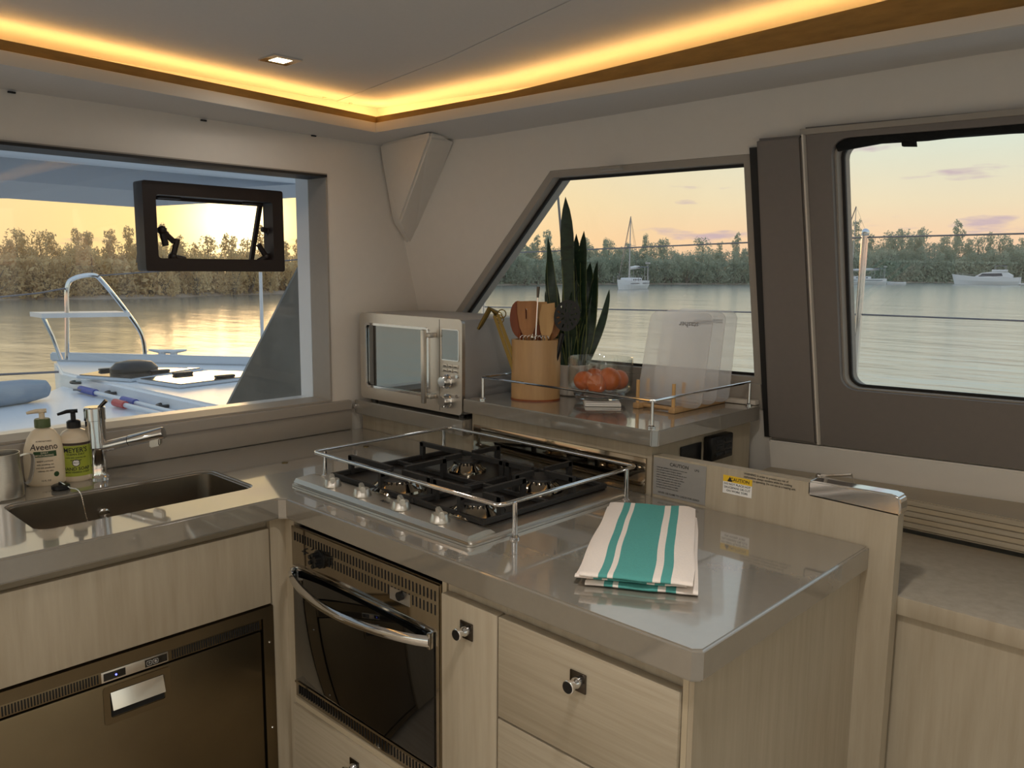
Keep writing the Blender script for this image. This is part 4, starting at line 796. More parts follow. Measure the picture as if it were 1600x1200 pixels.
for z in (1.066, 1.236):
    bm = nb(); box(bm, mx0 - .025, mx0, 1.700, 1.727, z - .006, z + .006, .002); obj('handle_mount', bm, 'steel', hd)
bm = nb(); prism(bm, [(mx0 - .0015, u, v) for u, v in rrect(1.611, 1.679, 1.172, 1.254, .004, 3)], (.003, 0, 0)); part(obj('display', bm, 'mirror_glass', mw), 'dark display window')
bm = nb(); prism(bm, [(mx0 - .0022, u, v) for u, v in rrect(1.609, 1.681, 1.170, 1.256, .005, 3)], (.003, 0, 0), [[(mx0 - .0022, u, v) for u, v in rrect(1.6115, 1.6785, 1.1725, 1.2535, .004, 3)]]); obj('display_bezel', bm, 'chrome', mw)
for r_ in range(2):
    for c_ in range(3):
        bm = nb(); y = 1.675 - c_ * .0215; z = 1.160 - r_ * .0125; box(bm, mx0 - .002, mx0 + .001, y - .0195, y, z - .010, z, .0008); b_ = obj('button', bm, 'steel', mw)
        bm = nb(); box(bm, mx0 - .0026, mx0 - .0019, y - .015, y - .0045, z - .0065, z - .0045); obj('button_mark', bm, 'text_dark', b_)
for z in (1.112, 1.058):
    bm = nb(); pr_ = [(.020, 0), (.020, .004), (.0165, .006), (.0160, .022), (.014, .024)]
    rings = [[bm.verts.new((mx0 - h_, 1.655 + r_ * math.cos(2 * math.pi * j / 26), z + r_ * math.sin(2 * math.pi * j / 26))) for j in range(26)] for r_, h_ in pr_]
    for a, b in zip(rings, rings[1:]):
        for j in range(26): bm.faces.new((a[j], a[(j + 1) % 26], b[(j + 1) % 26], b[j]))
    bm.faces.new(rings[-1]); part(obj('dial', bm, 'chrome', mw), 'round chrome dial')
    bm = nb(); cyl(bm, (mx0 - .003, 1.617, z + .017), (mx0, 1.617, z + .017), .005, seg=12); obj('push_button', bm, 'chrome', mw)
for k in range(4):
    bm = nb(); box(bm, mx0 + .09, mx0 + .20, my0 + .0002, my0 + .0022, 1.040 + k * .008, 1.0435 + k * .008); obj('side_vent', bm, 'dark_slot', mw)
for x in (mx0 + .03, mx1 - .03):
    for y in (my0 + .03, my1 - .03):
        bm = nb(); cyl(bm, (x, y, 1.0133), (x, y, mz0 + .001), .011, seg=12); obj('foot', bm, 'black', mw)

# ================================================================ SINK-SIDE ITEMS
def spin(c, face):            # local frame whose -Y axis looks along 'face'
    f = Vector((face[0], face[1], 0)).normalized(); return Vector((-f.y, f.x, 0)), f
fc = V(.687, 2.012, TZ)
ft = thing('faucet', 'chrome single-lever faucet with angled spout behind the sink', 'faucet', fc)
bm = nb(); lathe(bm, [(.026, .0), (.026, .004), (.0225, .007), (.0205, .012), (.0205, .070), (.022, .074)], fc, 26); obj('base', bm, 'chrome', ft)
bm = nb(); lathe(bm, [(.022, .0745), (.022, .1385)], fc, 26); obj('body', bm, 'chrome', ft)
bm = nb(); lathe(bm, [(.0235, .1395), (.0235, .168), (.021, .1705)], fc, 26); obj('lever_head', bm, 'chrome', ft)
bm = nb(); tube(bm, [fc + V(.004, -.012, .166), fc + V(.020, -.022, .186)], [.004, .005], 10); part(obj('lever', bm, 'knob_pewter', ft), 'short dark lever')
e = at_y(256, 676, 1.895); r0 = fc + V(.012, -.010, .074); d = (e - r0); dn = d.normalized()
bm = nb(); tube(bm, [r0, r0 + d * .42], .0125, 16); obj('spout', bm, 'chrome', ft)
bm = nb(); tube(bm, [r0 + d * .42, r0 + d * .435], .0118, 16); obj('spout_joint', bm, 'black', ft)
bm = nb(); tube(bm, [r0 + d * .435, r0 + d * .98, r0 + d], [.0135, .0145, .013], 16); obj('spray_head', bm, 'chrome', ft)
bm = nb(); n0 = r0 + d * .86; obox(bm, n0 + V(0, 0, -.018), dn, dn.cross(V(0, 0, 1)), (0, 0, 1), .013, .009, .010); bmesh.ops.bevel(bm, geom=bm.edges[:], offset=.003, segments=2, affect='EDGES'); obj('nozzle', bm, 'steel', ft)

def bottle_surf(c, u_, f_, rx, ry_):       # lettering wrapped on an oval bottle side
    def go(z0, bulge=None):
        def g(u, v):
            a = u / rx; k = 1.0 if bulge is None else bulge(z0 + v)
            return Vector(c) + u_ * (rx * k * math.sin(a) * 1.004) + f_ * (ry_ * k * math.cos(a) * 1.012 + .0002) + V(0, 0, z0 + v)
        return g
    return go
lc = V(.582, 2.036, TZ); lf = Vector((-.598, -2.03, 0)).normalized(); lu = Vector((-lf.y, lf.x, 0)); la = math.atan2(lu.y, lu.x)
lt = thing('lotion_bottle', 'cream lotion pump bottle with olive green collar behind the sink', 'bottle', lc)
LP = [(.036, 0), (.041, .004), (.0425, .02), (.043, .06), (.041, .085), (.034, .108), (.024, .124), (.015, .130), (.014, .134)]
bm = nb(); lathe(bm, LP, lc, 36, 1.0, .62, la); obj('body', bm, 'lotion', lt)
def lbul(z):
    for (r0_, z0_), (r1_, z1_) in zip(LP, LP[1:]):
        if z0_ <= z <= z1_: return (r0_ + (r1_ - r0_) * (z - z0_) / (z1_ - z0_)) / .042
    return 1.0
bm = nb(); lathe(bm, [(.0165, .133), (.0165, .150), (.015, .1525)], lc, 24); obj('collar', bm, 'green_cap', lt)
bm = nb(); lathe(bm, [(.006, .152), (.006, .166), (.009, .168), (.009, .172)], lc, 16); q = lc + V(0, 0, .170); tube(bm, [q + lu * .010, q - lu * .012, q - lu * .030 + V(0, 0, -.003)], [.005, .005, .003], 8); obj('pump', bm, 'lotion', lt)
ls = bottle_surf(lc, lu, lf, .042, .042 * .62)
text('brand_lettering', 'Aveeno', .020, ls(.0905, lbul), 'brown_print', lt); text('small_print', 'ACTIVE NATURALS', .0045, ls(.1035, lbul), 'brown_print', lt)
def patch(name, surf, u0, u1, v0, v1, m_, parent, n=12):
    bm = nb(); cols = [[bm.verts.new(surf(u0 + (u1 - u0) * i / n, v)) for v in (v0, (v0 + v1) / 2, v1)] for i in range(n + 1)]
    for a, b in zip(cols, cols[1:]):
        for k in range(2): bm.faces.new((a[k], b[k], b[k + 1], a[k + 1]))
    return obj(name, bm, m_, parent)
patch('label_band', ls(0, lbul), -.023, .025, .068, .081, 'green_print', lt)
lsp = bottle_surf(lc, lu, lf, .0424, .0424 * .625)
text('label_text', 'DAILY', .0055, lsp(.0775, lbul), 'lotion', lt); text('label_text', 'MOISTURIZING', .0055, lsp(.0715, lbul), 'lotion', lt)
for k, s in enumerate(('BODY LOTION', 'with soothing oat', 'and rich emollients', 'relieves dry skin')): text('small_print', s, .0048, ls(.058 - k * .0075, lbul), 'brown_print', lt)
bm = nb(); ce_ = ls(0, lbul); n = 16; vs = [bm.verts.new(ce_(.022 + .006 * math.cos(2 * math.pi * k / n), .026 + .006 * math.sin(2 * math.pi * k / n))) for k in range(n)]; bm.faces.new(vs); obj('round_seal', bm, 'green_print', lt)
text('net_weight', '12 FL OZ', .005, ls(.013, lbul), 'brown_print', lt)

oc = V(.647, 2.034, TZ); of = Vector((-.662, -2.026, 0)).normalized(); ou = Vector((-of.y, of.x, 0))
sp_ = thing('soap_bottle', 'hand soap pump bottle with lime green label beside the faucet', 'bottle', oc)
bm = nb(); lathe(bm, [(.031, 0), (.0345, .004), (.035, .02), (.035, .098), (.033, .106), (.024, .116), (.013, .121), (.0125, .124)], oc, 32); obj('body', bm, 'soap_clear', sp_)
os_ = bottle_surf(oc, ou, of, .0352, .0352)
patch('label', os_(0), -.048, .048, .014, .086, 'soap_label', sp_, 20); patch('label_stripe', os_(0), -.048, .048, .0865, .0925, 'brown_print', sp_, 20)
os2 = bottle_surf(oc, ou, of, .0356, .0356)
text('brand_lettering', "MEYER'S", .0155, os2(.0755), 'text_dark', sp_, sx=.92); text('brand_lettering', 'CLEAN DAY', .0065, os2(.066), 'text_dark', sp_, sx=1.1)
text('product_lettering', 'HAND SOAP', .0105, os2(.0315), 'text_dark', sp_); text('small_print', 'LEMON VERBENA SCENT', .0052, os2(.0235), 'text_dark', sp_)
for k, s in enumerate(('made with essential oils', 'aloe vera gel', 'olive oil')): text('small_print', s, .0046, os2(.0585 - k * .006), 'text_dark', sp_)
bm = nb(); g = os2(0); n = 18; vs = [bm.verts.new(g(.0085 * math.cos(2 * math.pi * k / n), .046 + .0085 * math.sin(2 * math.pi * k / n))) for k in range(n)]; bm.faces.new(vs); obj('label_medallion', bm, 'paper', sp_)
bm = nb(); g = bottle_surf(oc, ou, of, .0360, .0360)(0); vo = [bm.verts.new(g(.0085 * math.cos(2 * math.pi * k / n), .046 + .0085 * math.sin(2 * math.pi * k / n))) for k in range(n)]; vi = [bm.verts.new(g(.007 * math.cos(2 * math.pi * k / n), .046 + .007 * math.sin(2 * math.pi * k / n))) for k in range(n)]
for k in range(n): bm.faces.new((vo[k], vo[(k + 1) % n], vi[(k + 1) % n], vi[k]))
obj('medallion_ring', bm, 'brown_print', sp_)
bm = nb(); lathe(bm, [(.015, .123), (.015, .138), (.011, .141), (.0055, .142), (.0055, .158), (.008, .160), (.008, .164)], oc, 20); q = oc + V(0, 0, .162); tube(bm, [q + ou * .010, q - ou * .012, q - ou * .032 + V(0, 0, -.006)], [.0045, .0045, .003], 8); obj('pump', bm, 'black', sp_)

uc = V(.478, 1.972, TZ)
cupt = thing('steel_pitcher', 'small stainless frothing pitcher with side handle at the left edge', 'pitcher', uc)
bm = nb(); lathe(bm, [(.036, .0), (.040, .004), (.040, .03), (.036, .075), (.0365, .099), (.0350, .099), (.0345, .075), (.0385, .03), (.038, .006), (.001, .004)], uc, 34, cap=False); bm.faces.new([v for v in bm.verts[:34]][::-1]); obj('body', bm, 'steel', cupt)
ha = Vector((.97, .1, 0)).normalized(); bm = nb(); hp_ = [uc + ha * a + V(0, 0, z) for a, z in ((.036, .086), (.055, .089), (.064, .082), (.062, .055), (.055, .03), (.048, .022))]
wv = Vector((-ha.y, ha.x, 0)); rings = [[bm.verts.new(p + wv * s1_ * .007 + ha * s2_ * .0015) for s1_, s2_ in ((-1, -1), (1, -1), (1, 1), (-1, 1))] for p in curve(hp_, 4)]
for a, b in zip(rings, rings[1:]):
    for k in range(4): bm.faces.new((a[k], a[(k + 1) % 4], b[(k + 1) % 4], b[k]))
bm.faces.new(rings[0]); bm.faces.new(rings[-1][::-1]); obj('handle', bm, 'steel', cupt)

# ================================================================ ITEMS ON THE RAISED SHELF
HZ = 1.0735
cc_ = V(1.612, 1.452, HZ); ca = math.atan2(-1.452, -1.612) + math.pi / 2
ck = thing('utensil_crock', 'bamboo utensil crock on the raised shelf', 'crock', cc_)
bm = nb(); lathe(bm, [(.060, 0), (.0655, .003), (.0655, .158), (.0635, .161), (.0605, .159), (.0600, .01), (.002, .008)], cc_, 44, 1.0, .74, ca, cap=False); bm.faces.new([v for v in bm.verts[:44]][::-1]); obj('body', bm, 'bamboo', ck)
bm = nb(); lathe(bm, [(.0648, -.0006), (.0648, .0035), (.0662, .0035), (.0662, -.0006)], cc_, 44, 1.0, .74, ca, cap=False); part(obj('base_ring', bm, 'wood_red', ck), 'dark line round the foot')
R_ = Vector((math.cos(ca), math.sin(ca), 0)); F_ = Vector((math.sin(ca), -math.cos(ca), 0))   # rightward and towards the viewer
if F_.dot(Vector((-1, -1, 0))) < 0: F_ = -F_
if R_.dot(to_world(Vector((1, 0, 0)))) < 0: R_ = -R_
def utensil(name, label, u0, f0, u1, f1, ztop, head, m_, hw, hh, th=.0035, slot=False, hr=.0055):
    """a flat-headed tool: handle inside the crock, head above the rim"""
    a = cc_ + R_ * u0 + F_ * f0 + V(0, 0, .012); b = cc_ + R_ * u1 + F_ * f1 + V(0, 0, ztop - HZ)
    t = thing(name, label, 'utensil', a, 'utensils in the crock'); d = (b - a).normalized(); w = (R_ - d * R_.dot(d)).normalized(); nn = d.cross(w)
    hs = b - d * hh; bm = nb(); tube(bm, [a, hs + d * .015], [hr, hr * .9], 8); obj('handle', bm, m_, t)
    bm = nb(); out = [hs + w * (hw * u) + d * (hh * v) - nn * th / 2 for u, v in head]; hl = []
    if slot: hl = [[hs + w * (hw * (slot[0] + .07 * u)) + d * (hh * (slot[1] + .13 * v)) - nn * th / 2 for u, v in ((-1, -1), (1, -1), (1, 1), (-1, 1))]]
    prism(bm, out, nn * th, hl); obj('head', bm, m_, t); return t
SPAT = [(-.25, 0), (.25, 0), (.8, .35), (1, .7), (1, .97), (.93, 1), (-.93, 1), (-1, .97), (-1, .7), (-.8, .35)]
SPOON = [(.2 * math.cos(a) if False else math.sin(a) * (1 if .0 < a < 6.3 else 1), .5 - .5 * math.cos(a)) for a in [2 * math.pi * k / 20 for k in range(20)]]
ANG = [(-.2, 0), (.2, 0), (.75, .3), (.95, .62), (.8, 1), (-.7, .93), (-.95, .6), (-.7, .3)]
utensil('wooden_spatula', 'wooden slotted spatula at the front of the crock', -.018, .012, -.026, .0, 1.335, SPAT, 'wood_mid', .026, .105, slot=(-.1, .68))
utensil('wooden_spoon', 'rounded wooden spoon leaning left in the crock', -.03, -.01, -.050, -.012, 1.335, SPOON, 'wood_red', .025, .100)
utensil('wooden_spatula', 'pale wooden spatula behind the thin thermometer', .010, -.02, .006, -.028, 1.332, SPAT, 'bamboo_pale', .022, .090)
utensil('wooden_spatula', 'pale angled wooden spatula right of centre in the crock', .016, .016, .030, .008, 1.333, ANG, 'bamboo_pale', .022, .108)
utensil('wooden_spoon', 'brown wooden spoon behind the black skimmer', .03, -.01, .048, -.02, 1.318, SPOON, 'wood_mid', .022, .085)
utensil('wooden_spoon', 'small reddish spoon low in the middle of the crock', .0, -.01, .004, -.006, 1.272, SPOON, 'wood_red', .013, .045)
sk_ = thing('black_skimmer', 'black perforated skimmer leaning right in the crock', 'utensil', cc_ + R_ * .03 + F_ * .018 + V(0, 0, .012), 'utensils in the crock')
a = sk_.location.copy(); b = cc_ + R_ * .080 + F_ * .022 + V(0, 0, .225); d = (b - a).normalized(); w = (R_ - d * R_.dot(d)).normalized(); nn = d.cross(w)
bm = nb(); tube(bm, [a, a + (b - a) * .78], [.006, .007], 8); obj('handle', bm, 'black', sk_)
bm = nb(); out = [b + w * (.034 * math.sin(q)) + d * (.042 * -math.cos(q)) for q in [2 * math.pi * k / 24 for k in range(24)]]; hol = []
for rr_, nn_ in ((.35, 7), (.68, 12)):
    for k in range(nn_):
        q = 2 * math.pi * k / nn_ + rr_; cx_, cy_ = rr_ * math.sin(q), rr_ * math.cos(q); dr = Vector((math.sin(q), math.cos(q))); dt = Vector((dr.y, -dr.x))
        hol.append([b + w * (.034 * (cx_ + dr.x * s_ * .12 + dt.x * t_ * .05)) + d * (.042 * (cy_ + dr.y * s_ * .12 + dt.y * t_ * .05)) for s_, t_ in ((-1, -1), (1, -1), (1, 1), (-1, 1))])
prism(bm, out, nn * .0025, hol); obj('perforated_head', bm, 'black', sk_, smooth=0)
th_ = thing('thermometer_probe', 'thin steel thermometer probe standing tallest in the crock', 'utensil', cc_ + R_ * -.008 + F_ * .02 + V(0, 0, .012), 'utensils in the crock'); a = th_.location.copy(); b = cc_ + R_ * .004 + F_ * .014 + V(0, 0, .300)
bm = nb(); tube(bm, [a, a + (b - a) * .9], .0019, 8); obj('stem', bm, 'chrome', th_); bm = nb(); tube(bm, [a + (b - a) * .9, b], [.003, .0045], 8); obj('tip', bm, 'knob_pewter', th_)
wk = thing('wire_whisk', 'small wire whisk loops just above the crock rim', 'utensil', cc_ + F_ * .025 + V(0, 0, .02), 'utensils in the crock')
for k in range(7):
    bm = nb(); c0 = cc_ + R_ * (-.034 + k * .0095) + F_ * (.022 + .006 * math.sin(k * 2)) + V(0, 0, .163); tube(bm, [c0 + (R_ * math.cos(q) + V(0, 0, 1) * math.sin(q) + F_ * .3 * math.sin(2 * q)) * .0095 for q in [2 * math.pi * j / 12 for j in range(13)]], .0009, 5, cap=False); obj('wire_loop', bm, 'chrome', wk)
co_ = thing('can_opener', 'brass coloured can opener hanging out over the left of the crock', 'utensil', cc_ + R_ * -.035 + F_ * .012 + V(0, 0, .03), 'utensils in the crock')
a = co_.location.copy(); b = cc_ + R_ * -.108 + F_ * .0 + V(0, 0, .225); d = (b - a).normalized(); w = (R_ - d * R_.dot(d)).normalized(); nn = d.cross(w)
for s_ in (-1, 1):
    bm = nb(); prism(bm, [a + w * (s_ * .0005) - nn * .005, a + w * s_ * .012 - nn * .005, b + w * s_ * .009 - nn * .004, b + w * (s_ * .0005) - nn * .004], nn * .010); bmesh.ops.bevel(bm, geom=bm.edges[:], offset=.002, segments=2, affect='EDGES'); obj('arm', bm, 'brass', co_)
bm = nb(); tube(bm, [b + w * .004, b + d * .012 - R_ * .012 + V(0, 0, .004), b - R_ * .040 + V(0, 0, -.028), b - R_ * .047 + V(0, 0, -.040)], [.009, .008, .006, .004], 8); obj('hooked_blade', bm, 'brass', co_)
for k, (du_, dz_) in enumerate(((.006, -.004), (.016, .002), (.010, -.012))):
    bm = nb(); c0 = b + R_ * du_ + V(0, 0, dz_); tube(bm, [c0 + (R_ * math.cos(q) + V(0, 0, 1) * math.sin(q)) * .011 for q in [2 * math.pi * j / 14 for j in range(15)]], .0016, 6, cap=False); obj('key_ring', bm, 'brass', co_)

# snake plant
pc_ = V(1.742, 1.432, HZ); pt = thing('snake_plant', 'tall dark snake plant in a white pot behind the glass bowl', 'plant', pc_)
bm = nb(); lathe(bm, [(.036, 0), (.040, .003), (.046, .082), (.0475, .085), (.0455, .086), (.043, .07), (.002, .068)], pc_, 32, cap=False); bm.faces.new([v for v in bm.verts[:32]][::-1]); part(obj('pot', bm, 'ceramic', pt), 'white tapered pot')
bm = nb(); lathe(bm, [(.0432, .069), (.03, .073), (.002, .074)], pc_, 20); part(obj('soil', bm, 'bark', pt), 'dark soil')
def leaf(tip_px, tip_py, base_u, wid, depth=0.0, bend=0.0, twist=0.0):
    fw = to_world(Vector((0, 0, 1))); d_ = sight(tip_px, tip_py); tip = Vector((0, 0, EYE)) + d_ * ((pc_ - Vector((0, 0, EYE))).dot(fw) / d_.dot(fw)) + F_ * -depth; tip.x = min(tip.x, S(tip.y, tip.z).x - .012); b0 = pc_ + R_ * base_u + V(0, 0, .07); n = 14
    lv = thing if False else None; bm = nb(); rows = []
    mid = (b0 + tip) / 2 + R_ * bend
    for i in range(n + 1):
        t = i / n; p = b0 * (1 - t) ** 2 + mid * 2 * t * (1 - t) + tip * t * t
        ww = 1.22 * wid * (0.66 + .5 * t - .12 * t * t) * (1 - t ** 4) ** .8 * (1 + .06 * math.sin(9 * t + tip_px)) + .0004; a_ = twist + .75 * math.sin(3.1 * t + tip_px)
        u_ = (R_ * math.cos(a_) + F_ * math.sin(a_)); f_ = (F_ * math.cos(a_) - R_ * math.sin(a_)); th = .0028 * (1 - t) + .0006
        rows.append([bm.verts.new(p - u_ * ww + f_ * (ww * .25)), bm.verts.new(p - u_ * ww * .86 + f_ * (ww * .18 + th * .4)), bm.verts.new(p + f_ * th * .3), bm.verts.new(p + u_ * ww * .86 + f_ * (ww * .18 + th * .4)), bm.verts.new(p + u_ * ww + f_ * (ww * .25)), bm.verts.new(p - f_ * th)])
    for a, b in zip(rows, rows[1:]):
        for k in range(6):
            f = bm.faces.new((a[k], a[(k + 1) % 6], b[(k + 1) % 6], b[k])); f.material_index = 1 if k in (0, 3) else 0
    bm.faces.new(rows[0]); bm.faces.new(rows[-1][::-1]); o = obj('leaf', bm, ['leaf', 'leaf_edge'], pt, smooth=50); return o
for a_ in ((905, 310, .0, .022, .0, .004, 0), (856, 370, -.020, .012, -.01, -.014, .2), (855, 402, -.026, .013, .01, -.010, -.2), (923, 362, .012, .021, -.015, .006, .1), (917, 366, .004, .017, .012, .004, -.2),
           (941, 408, .022, .018, -.012, .010, .3), (947, 412, .027, .013, .008, .012, -.1), (951, 452, .032, .012, -.02, .014, .2), (889, 402, -.010, .019, .006, -.008, .3), (852, 455, -.028, .008, .0, -.012, 0),
           (934, 410, .016, .020, .010, .006, 0), (897, 405, -.006, .022, -.015, 0, .1), (876, 480, -.022, .013, -.02, -.008, 0), (912, 430, .006, .022, -.022, .0, .0), (868, 440, -.018, .012, -.004, -.012, .2), (900, 436, -.008, .020, -.028, -.002, .25), (926, 436, .014, .019, -.024, .004, -.2), (909, 384, .002, .019, .014, .002, .4)): leaf(*a_)

# glass bowl of oranges on a folded card
bc = V(1.708, 1.309, HZ)
cd = thing('folded_card', 'white folded card lying under the glass bowl', 'card', V(bc.x - .03, bc.y - .03, HZ))
for k in range(2):
    bm = nb(); obox(bm, (bc.x - .022, bc.y - .022, HZ + .0025 + k * .0045), R_, F_, (0, 0, 1), .046 - k * .001, .062, .0018); obj('sheet', bm, 'paper', cd)
gb = thing('glass_bowl', 'clear straight-sided glass bowl holding oranges', 'bowl', bc)
GB = HZ + .0085
bm = nb(); lathe(bm, [(.058, 0), (.066, .003), (.070, .012), (.060, .014), (.002, .013)], (bc.x, bc.y, GB), 44); part(obj('foot', bm, 'bowl_base', gb), 'thick glass foot')
bm = nb(); lathe(bm, [(.068, .0145), (.079, .022), (.0845, .034), (.086, .05), (.086, .106), (.0866, .108), (.0840, .108), (.0832, .106), (.0832, .05), (.082, .035), (.076, .025), (.066, .018), (.002, .0165)], (bc.x, bc.y, GB), 52, cap=False); obj('wall', bm, 'bowl_glass', gb)
me = None
for i, (u_, f_, z_, r_) in enumerate(((-.043, .012, .047, .0275), (.022, .030, .0545, .031), (.050, -.014, .047, .0265), (-.012, .042, .0435, .0265), (-.012, -.036, .047, .028), (.026, -.046, .046, .027))):
    if me is None:
        bm = nb(); bmesh.ops.create_uvsphere(bm, u_segments=24, v_segments=16, radius=1.0)
        for v in bm.verts: v.co.z *= .93; v.co.z -= .06 * math.exp(-((v.co.x ** 2 + v.co.y ** 2) * 18)) * (1 if v.co.z > 0 else 0)
        o = obj('orange', bm, 'orange'); me = o.data
    else: o = bpy.data.objects.new('orange', me); COL.objects.link(o)
    o.location = V(bc.x, bc.y, GB) + R_ * u_ + F_ * f_ + V(0, 0, z_); o.scale = (r_, r_, r_); o.rotation_euler = (i * .9, i * .5, i)
    tag(o, ('orange at the left side of the glass bowl', 'largest orange on top in the glass bowl', 'orange at the right side of the glass bowl', 'orange at the front of the glass bowl', 'orange at the back left of the glass bowl', 'orange at the back right of the glass bowl')[i], 'orange', 'oranges in the bowl')

# drying rack with three silicone bags
rk = thing('drying_rack', 'bamboo drying rack holding three silicone bags', 'rack', V(1.82, 1.13, HZ))
for y in (1.175, 1.070):
    bm = nb(); box(bm, 1.682, 1.912 + (1.175 - y) * .15, y - .009, y + .009, HZ, HZ + .014, .002); obj('rail', bm, 'bamboo', rk)
    for k, x in enumerate((1.690, 1.735, 1.800, 1.865)):
        bm = nb(); cyl(bm, (x, y, HZ + .012), (x, y, HZ + .072), .0045, seg=10); obj('dowel', bm, 'bamboo_pale', rk)
for x in (1.705, 1.845):
    bm = nb(); cyl(bm, (x, 1.070, HZ + .007), (x, 1.175, HZ + .007), .005, seg=10); obj('cross_bar', bm, 'bamboo', rk)
def bag(x, yc, lean, label, z0):
    t = thing('silicone_bag', label, 'bag', V(x, yc, z0), 'silicone bags on the rack'); hw, hh = .0885, .232
    bm = nb(); out = []
    for u, v in rrect(-hw, hw, 0, hh, .022, 6): out.append((u * (1 + .06 * (1 - v / hh)), v))
    def shell(out_, th):
        fr_, bk_ = [], []
        for u, v in out_:
            p = V(x + lean * v, yc - u - .016 * (v / hh - .5), z0 + v); fr_.append(bm.verts.new(p + V(-th / 2, 0, 0))); bk_.append(bm.verts.new(p + V(th / 2, 0, 0)))
        return fr_, bk_
    rings = [shell(out, .004), shell([(u * .93, hh / 2 + (v - hh / 2) * .94) for u, v in out], .010), shell([(u * .75, hh / 2 + (v - hh / 2) * .78) for u, v in out], .0135)]
    n = len(out)
    for s_ in (0, 1):
        for a, b in zip(rings, rings[1:]):
            for k in range(n): bm.faces.new((a[s_][k], a[s_][(k + 1) % n], b[s_][(k + 1) % n], b[s_][k]))
        bm.faces.new(rings[-1][s_])
    for k in range(n): bm.faces.new((rings[0][0][k], rings[0][0][(k + 1) % n], rings[0][1][(k + 1) % n], rings[0][1][k]))
    obj('pouch', bm, 'silicone', t)
    for k in range(3):
        bm = nb(); v_ = .012 + k * .007; tube(bm, [V(x - .0045 + lean * v_, yc - u, z0 + v_) for u in (-.078, .078)], .0012, 6); obj('seal_ridge', bm, 'silicone', t)
    pl_ = on_plane((x - .0078 + lean * .205, yc - .035, z0 + .203), (0, 1, 0), (-lean, 0, -1))
    text('lettering', 'stasher', .019, pl_, 'text_grey', t); return t
bag(1.722, 1.098, .10, 'frosted silicone bag nearest the camera on the drying rack', HZ + .012)
bag(1.790, 1.098, .06, 'frosted silicone bag in the middle of the drying rack', HZ + .014)
bag(1.846, 1.094, .03, 'frosted silicone bag nearest the window on the drying rack', HZ + .015)
# shelf fiddle rail
sr = thing('shelf_rail', 'thin chrome fiddle rail on posts around the raised shelf', 'rail', V(1.7, 1.25, HZ))
bm = nb(); zr = 1.134; tube(bm, [V(1.80, 1.540, zr), V(1.500, 1.540, zr), V(1.494, 1.534, zr), V(1.494, 1.004, zr), V(1.500, .998, zr), V(1.938, .998, zr)], .0032, 8); obj('bar', bm, 'chrome', sr)
for x, y in ((1.497, 1.537), (1.497, 1.001), (1.935, .998), (1.797, 1.540)):
    bm = nb(); lathe(bm, [(.0085, 0), (.0085, .003), (.0042, .006), (.0036, .058), (.0036, .0605)], (x, y, HZ), 12); obj('post', bm, 'chrome', sr)

# ================================================================ TOWEL
tw = thing('dish_towel', 'folded white dish towel with teal stripes on the peninsula worktop', 'towel', V(1.18, .80, TZ))
nr, fr_ = Vector((1.012, .698, 0)), Vector((1.366, .905, 0)); ax = (fr_ - nr); LN = ax.length; ax.normalize(); wd = Vector((-ax.y, ax.x, 0)); HWD = .086
stripes = [0, .17, .25, .30, .65, .72, .81, 1.0]; cols = []
for i in range(7):
    k = max(1, round((stripes[i + 1] - stripes[i]) * 26))
    for j in range(k): cols.append((stripes[i] + (stripes[i + 1] - stripes[i]) * j / k, i % 2))
cols.append((1.0, 0))
def tlayer(name, z0, z1, l0, l1, skew, sh, seed):
    """one fold: a long loop, rounded at the near end"""
    bm = nb(); prof = []; n = 16
    for i in range(n + 1): prof.append((l1 - (l1 - l0 - .012) * i / n, z1))
    for k in range(1, 8): a = math.pi * k / 8; prof.append((l0 + .012 - .012 * math.sin(a), (z0 + z1) / 2 + (z1 - z0) / 2 * math.cos(a)))
    for i in range(n + 1): prof.append((l0 + .012 + (l1 - l0 - .012) * i / n, z0))
    rows = []
    for l, z in prof:
        row = []
        for c_, m_ in cols:
            w_ = (.5 - c_) * 2 * HWD * (1 + .02 * (1 - l / LN)) + sh + skew * (l / LN - .5)
            edge = min(c_, 1 - c_); zz = z + .0025 * noise.noise(Vector((l * 12, c_ * 4, seed))) * (1 if z == z1 else .2) - (.0025 * max(0, 1 - edge / .06) if z == z1 else 0)
            p = nr + ax * (l + .003 * noise.noise(Vector((c_ * 6, seed, 3.3)))) + wd * (w_ + .003 * noise.noise(Vector((l * 8, seed, 1.1)))) + V(0, 0, TZ + zz); row.append(bm.verts.new(p))
        rows.append(row)
    m = len(cols)
    for a, b in zip(rows, rows[1:]):
        for k in range(m - 1):
            f = bm.faces.new((a[k], a[k + 1], b[k + 1], b[k])); f.material_index = cols[k][1]
    for k in range(m - 1): f = bm.faces.new((rows[0][k], rows[-1][k], rows[-1][k + 1], rows[0][k + 1])); f.material_index = cols[k][1]
    for k in (0, m - 1):
        N = len(rows)
        for i in range(N // 2): 
            q = [rows[i][k], rows[i + 1][k], rows[N - 2 - i][k], rows[N - 1 - i][k]]; q = list(dict.fromkeys(q))
            if len(q) > 2: bm.faces.new(q)
    return obj(name, bm, ['towel_white', 'towel_teal'], tw, smooth=70)
tlayer('folded_layer', .0015, .0100, .004, LN - .010, .004, -.006, 1.0); tlayer('folded_layer', .0105, .0175, .010, LN - .004, -.004, .007, 4.0); tlayer('folded_layer', .0180, .0260, -.002, LN, .0, .0, 9.0)

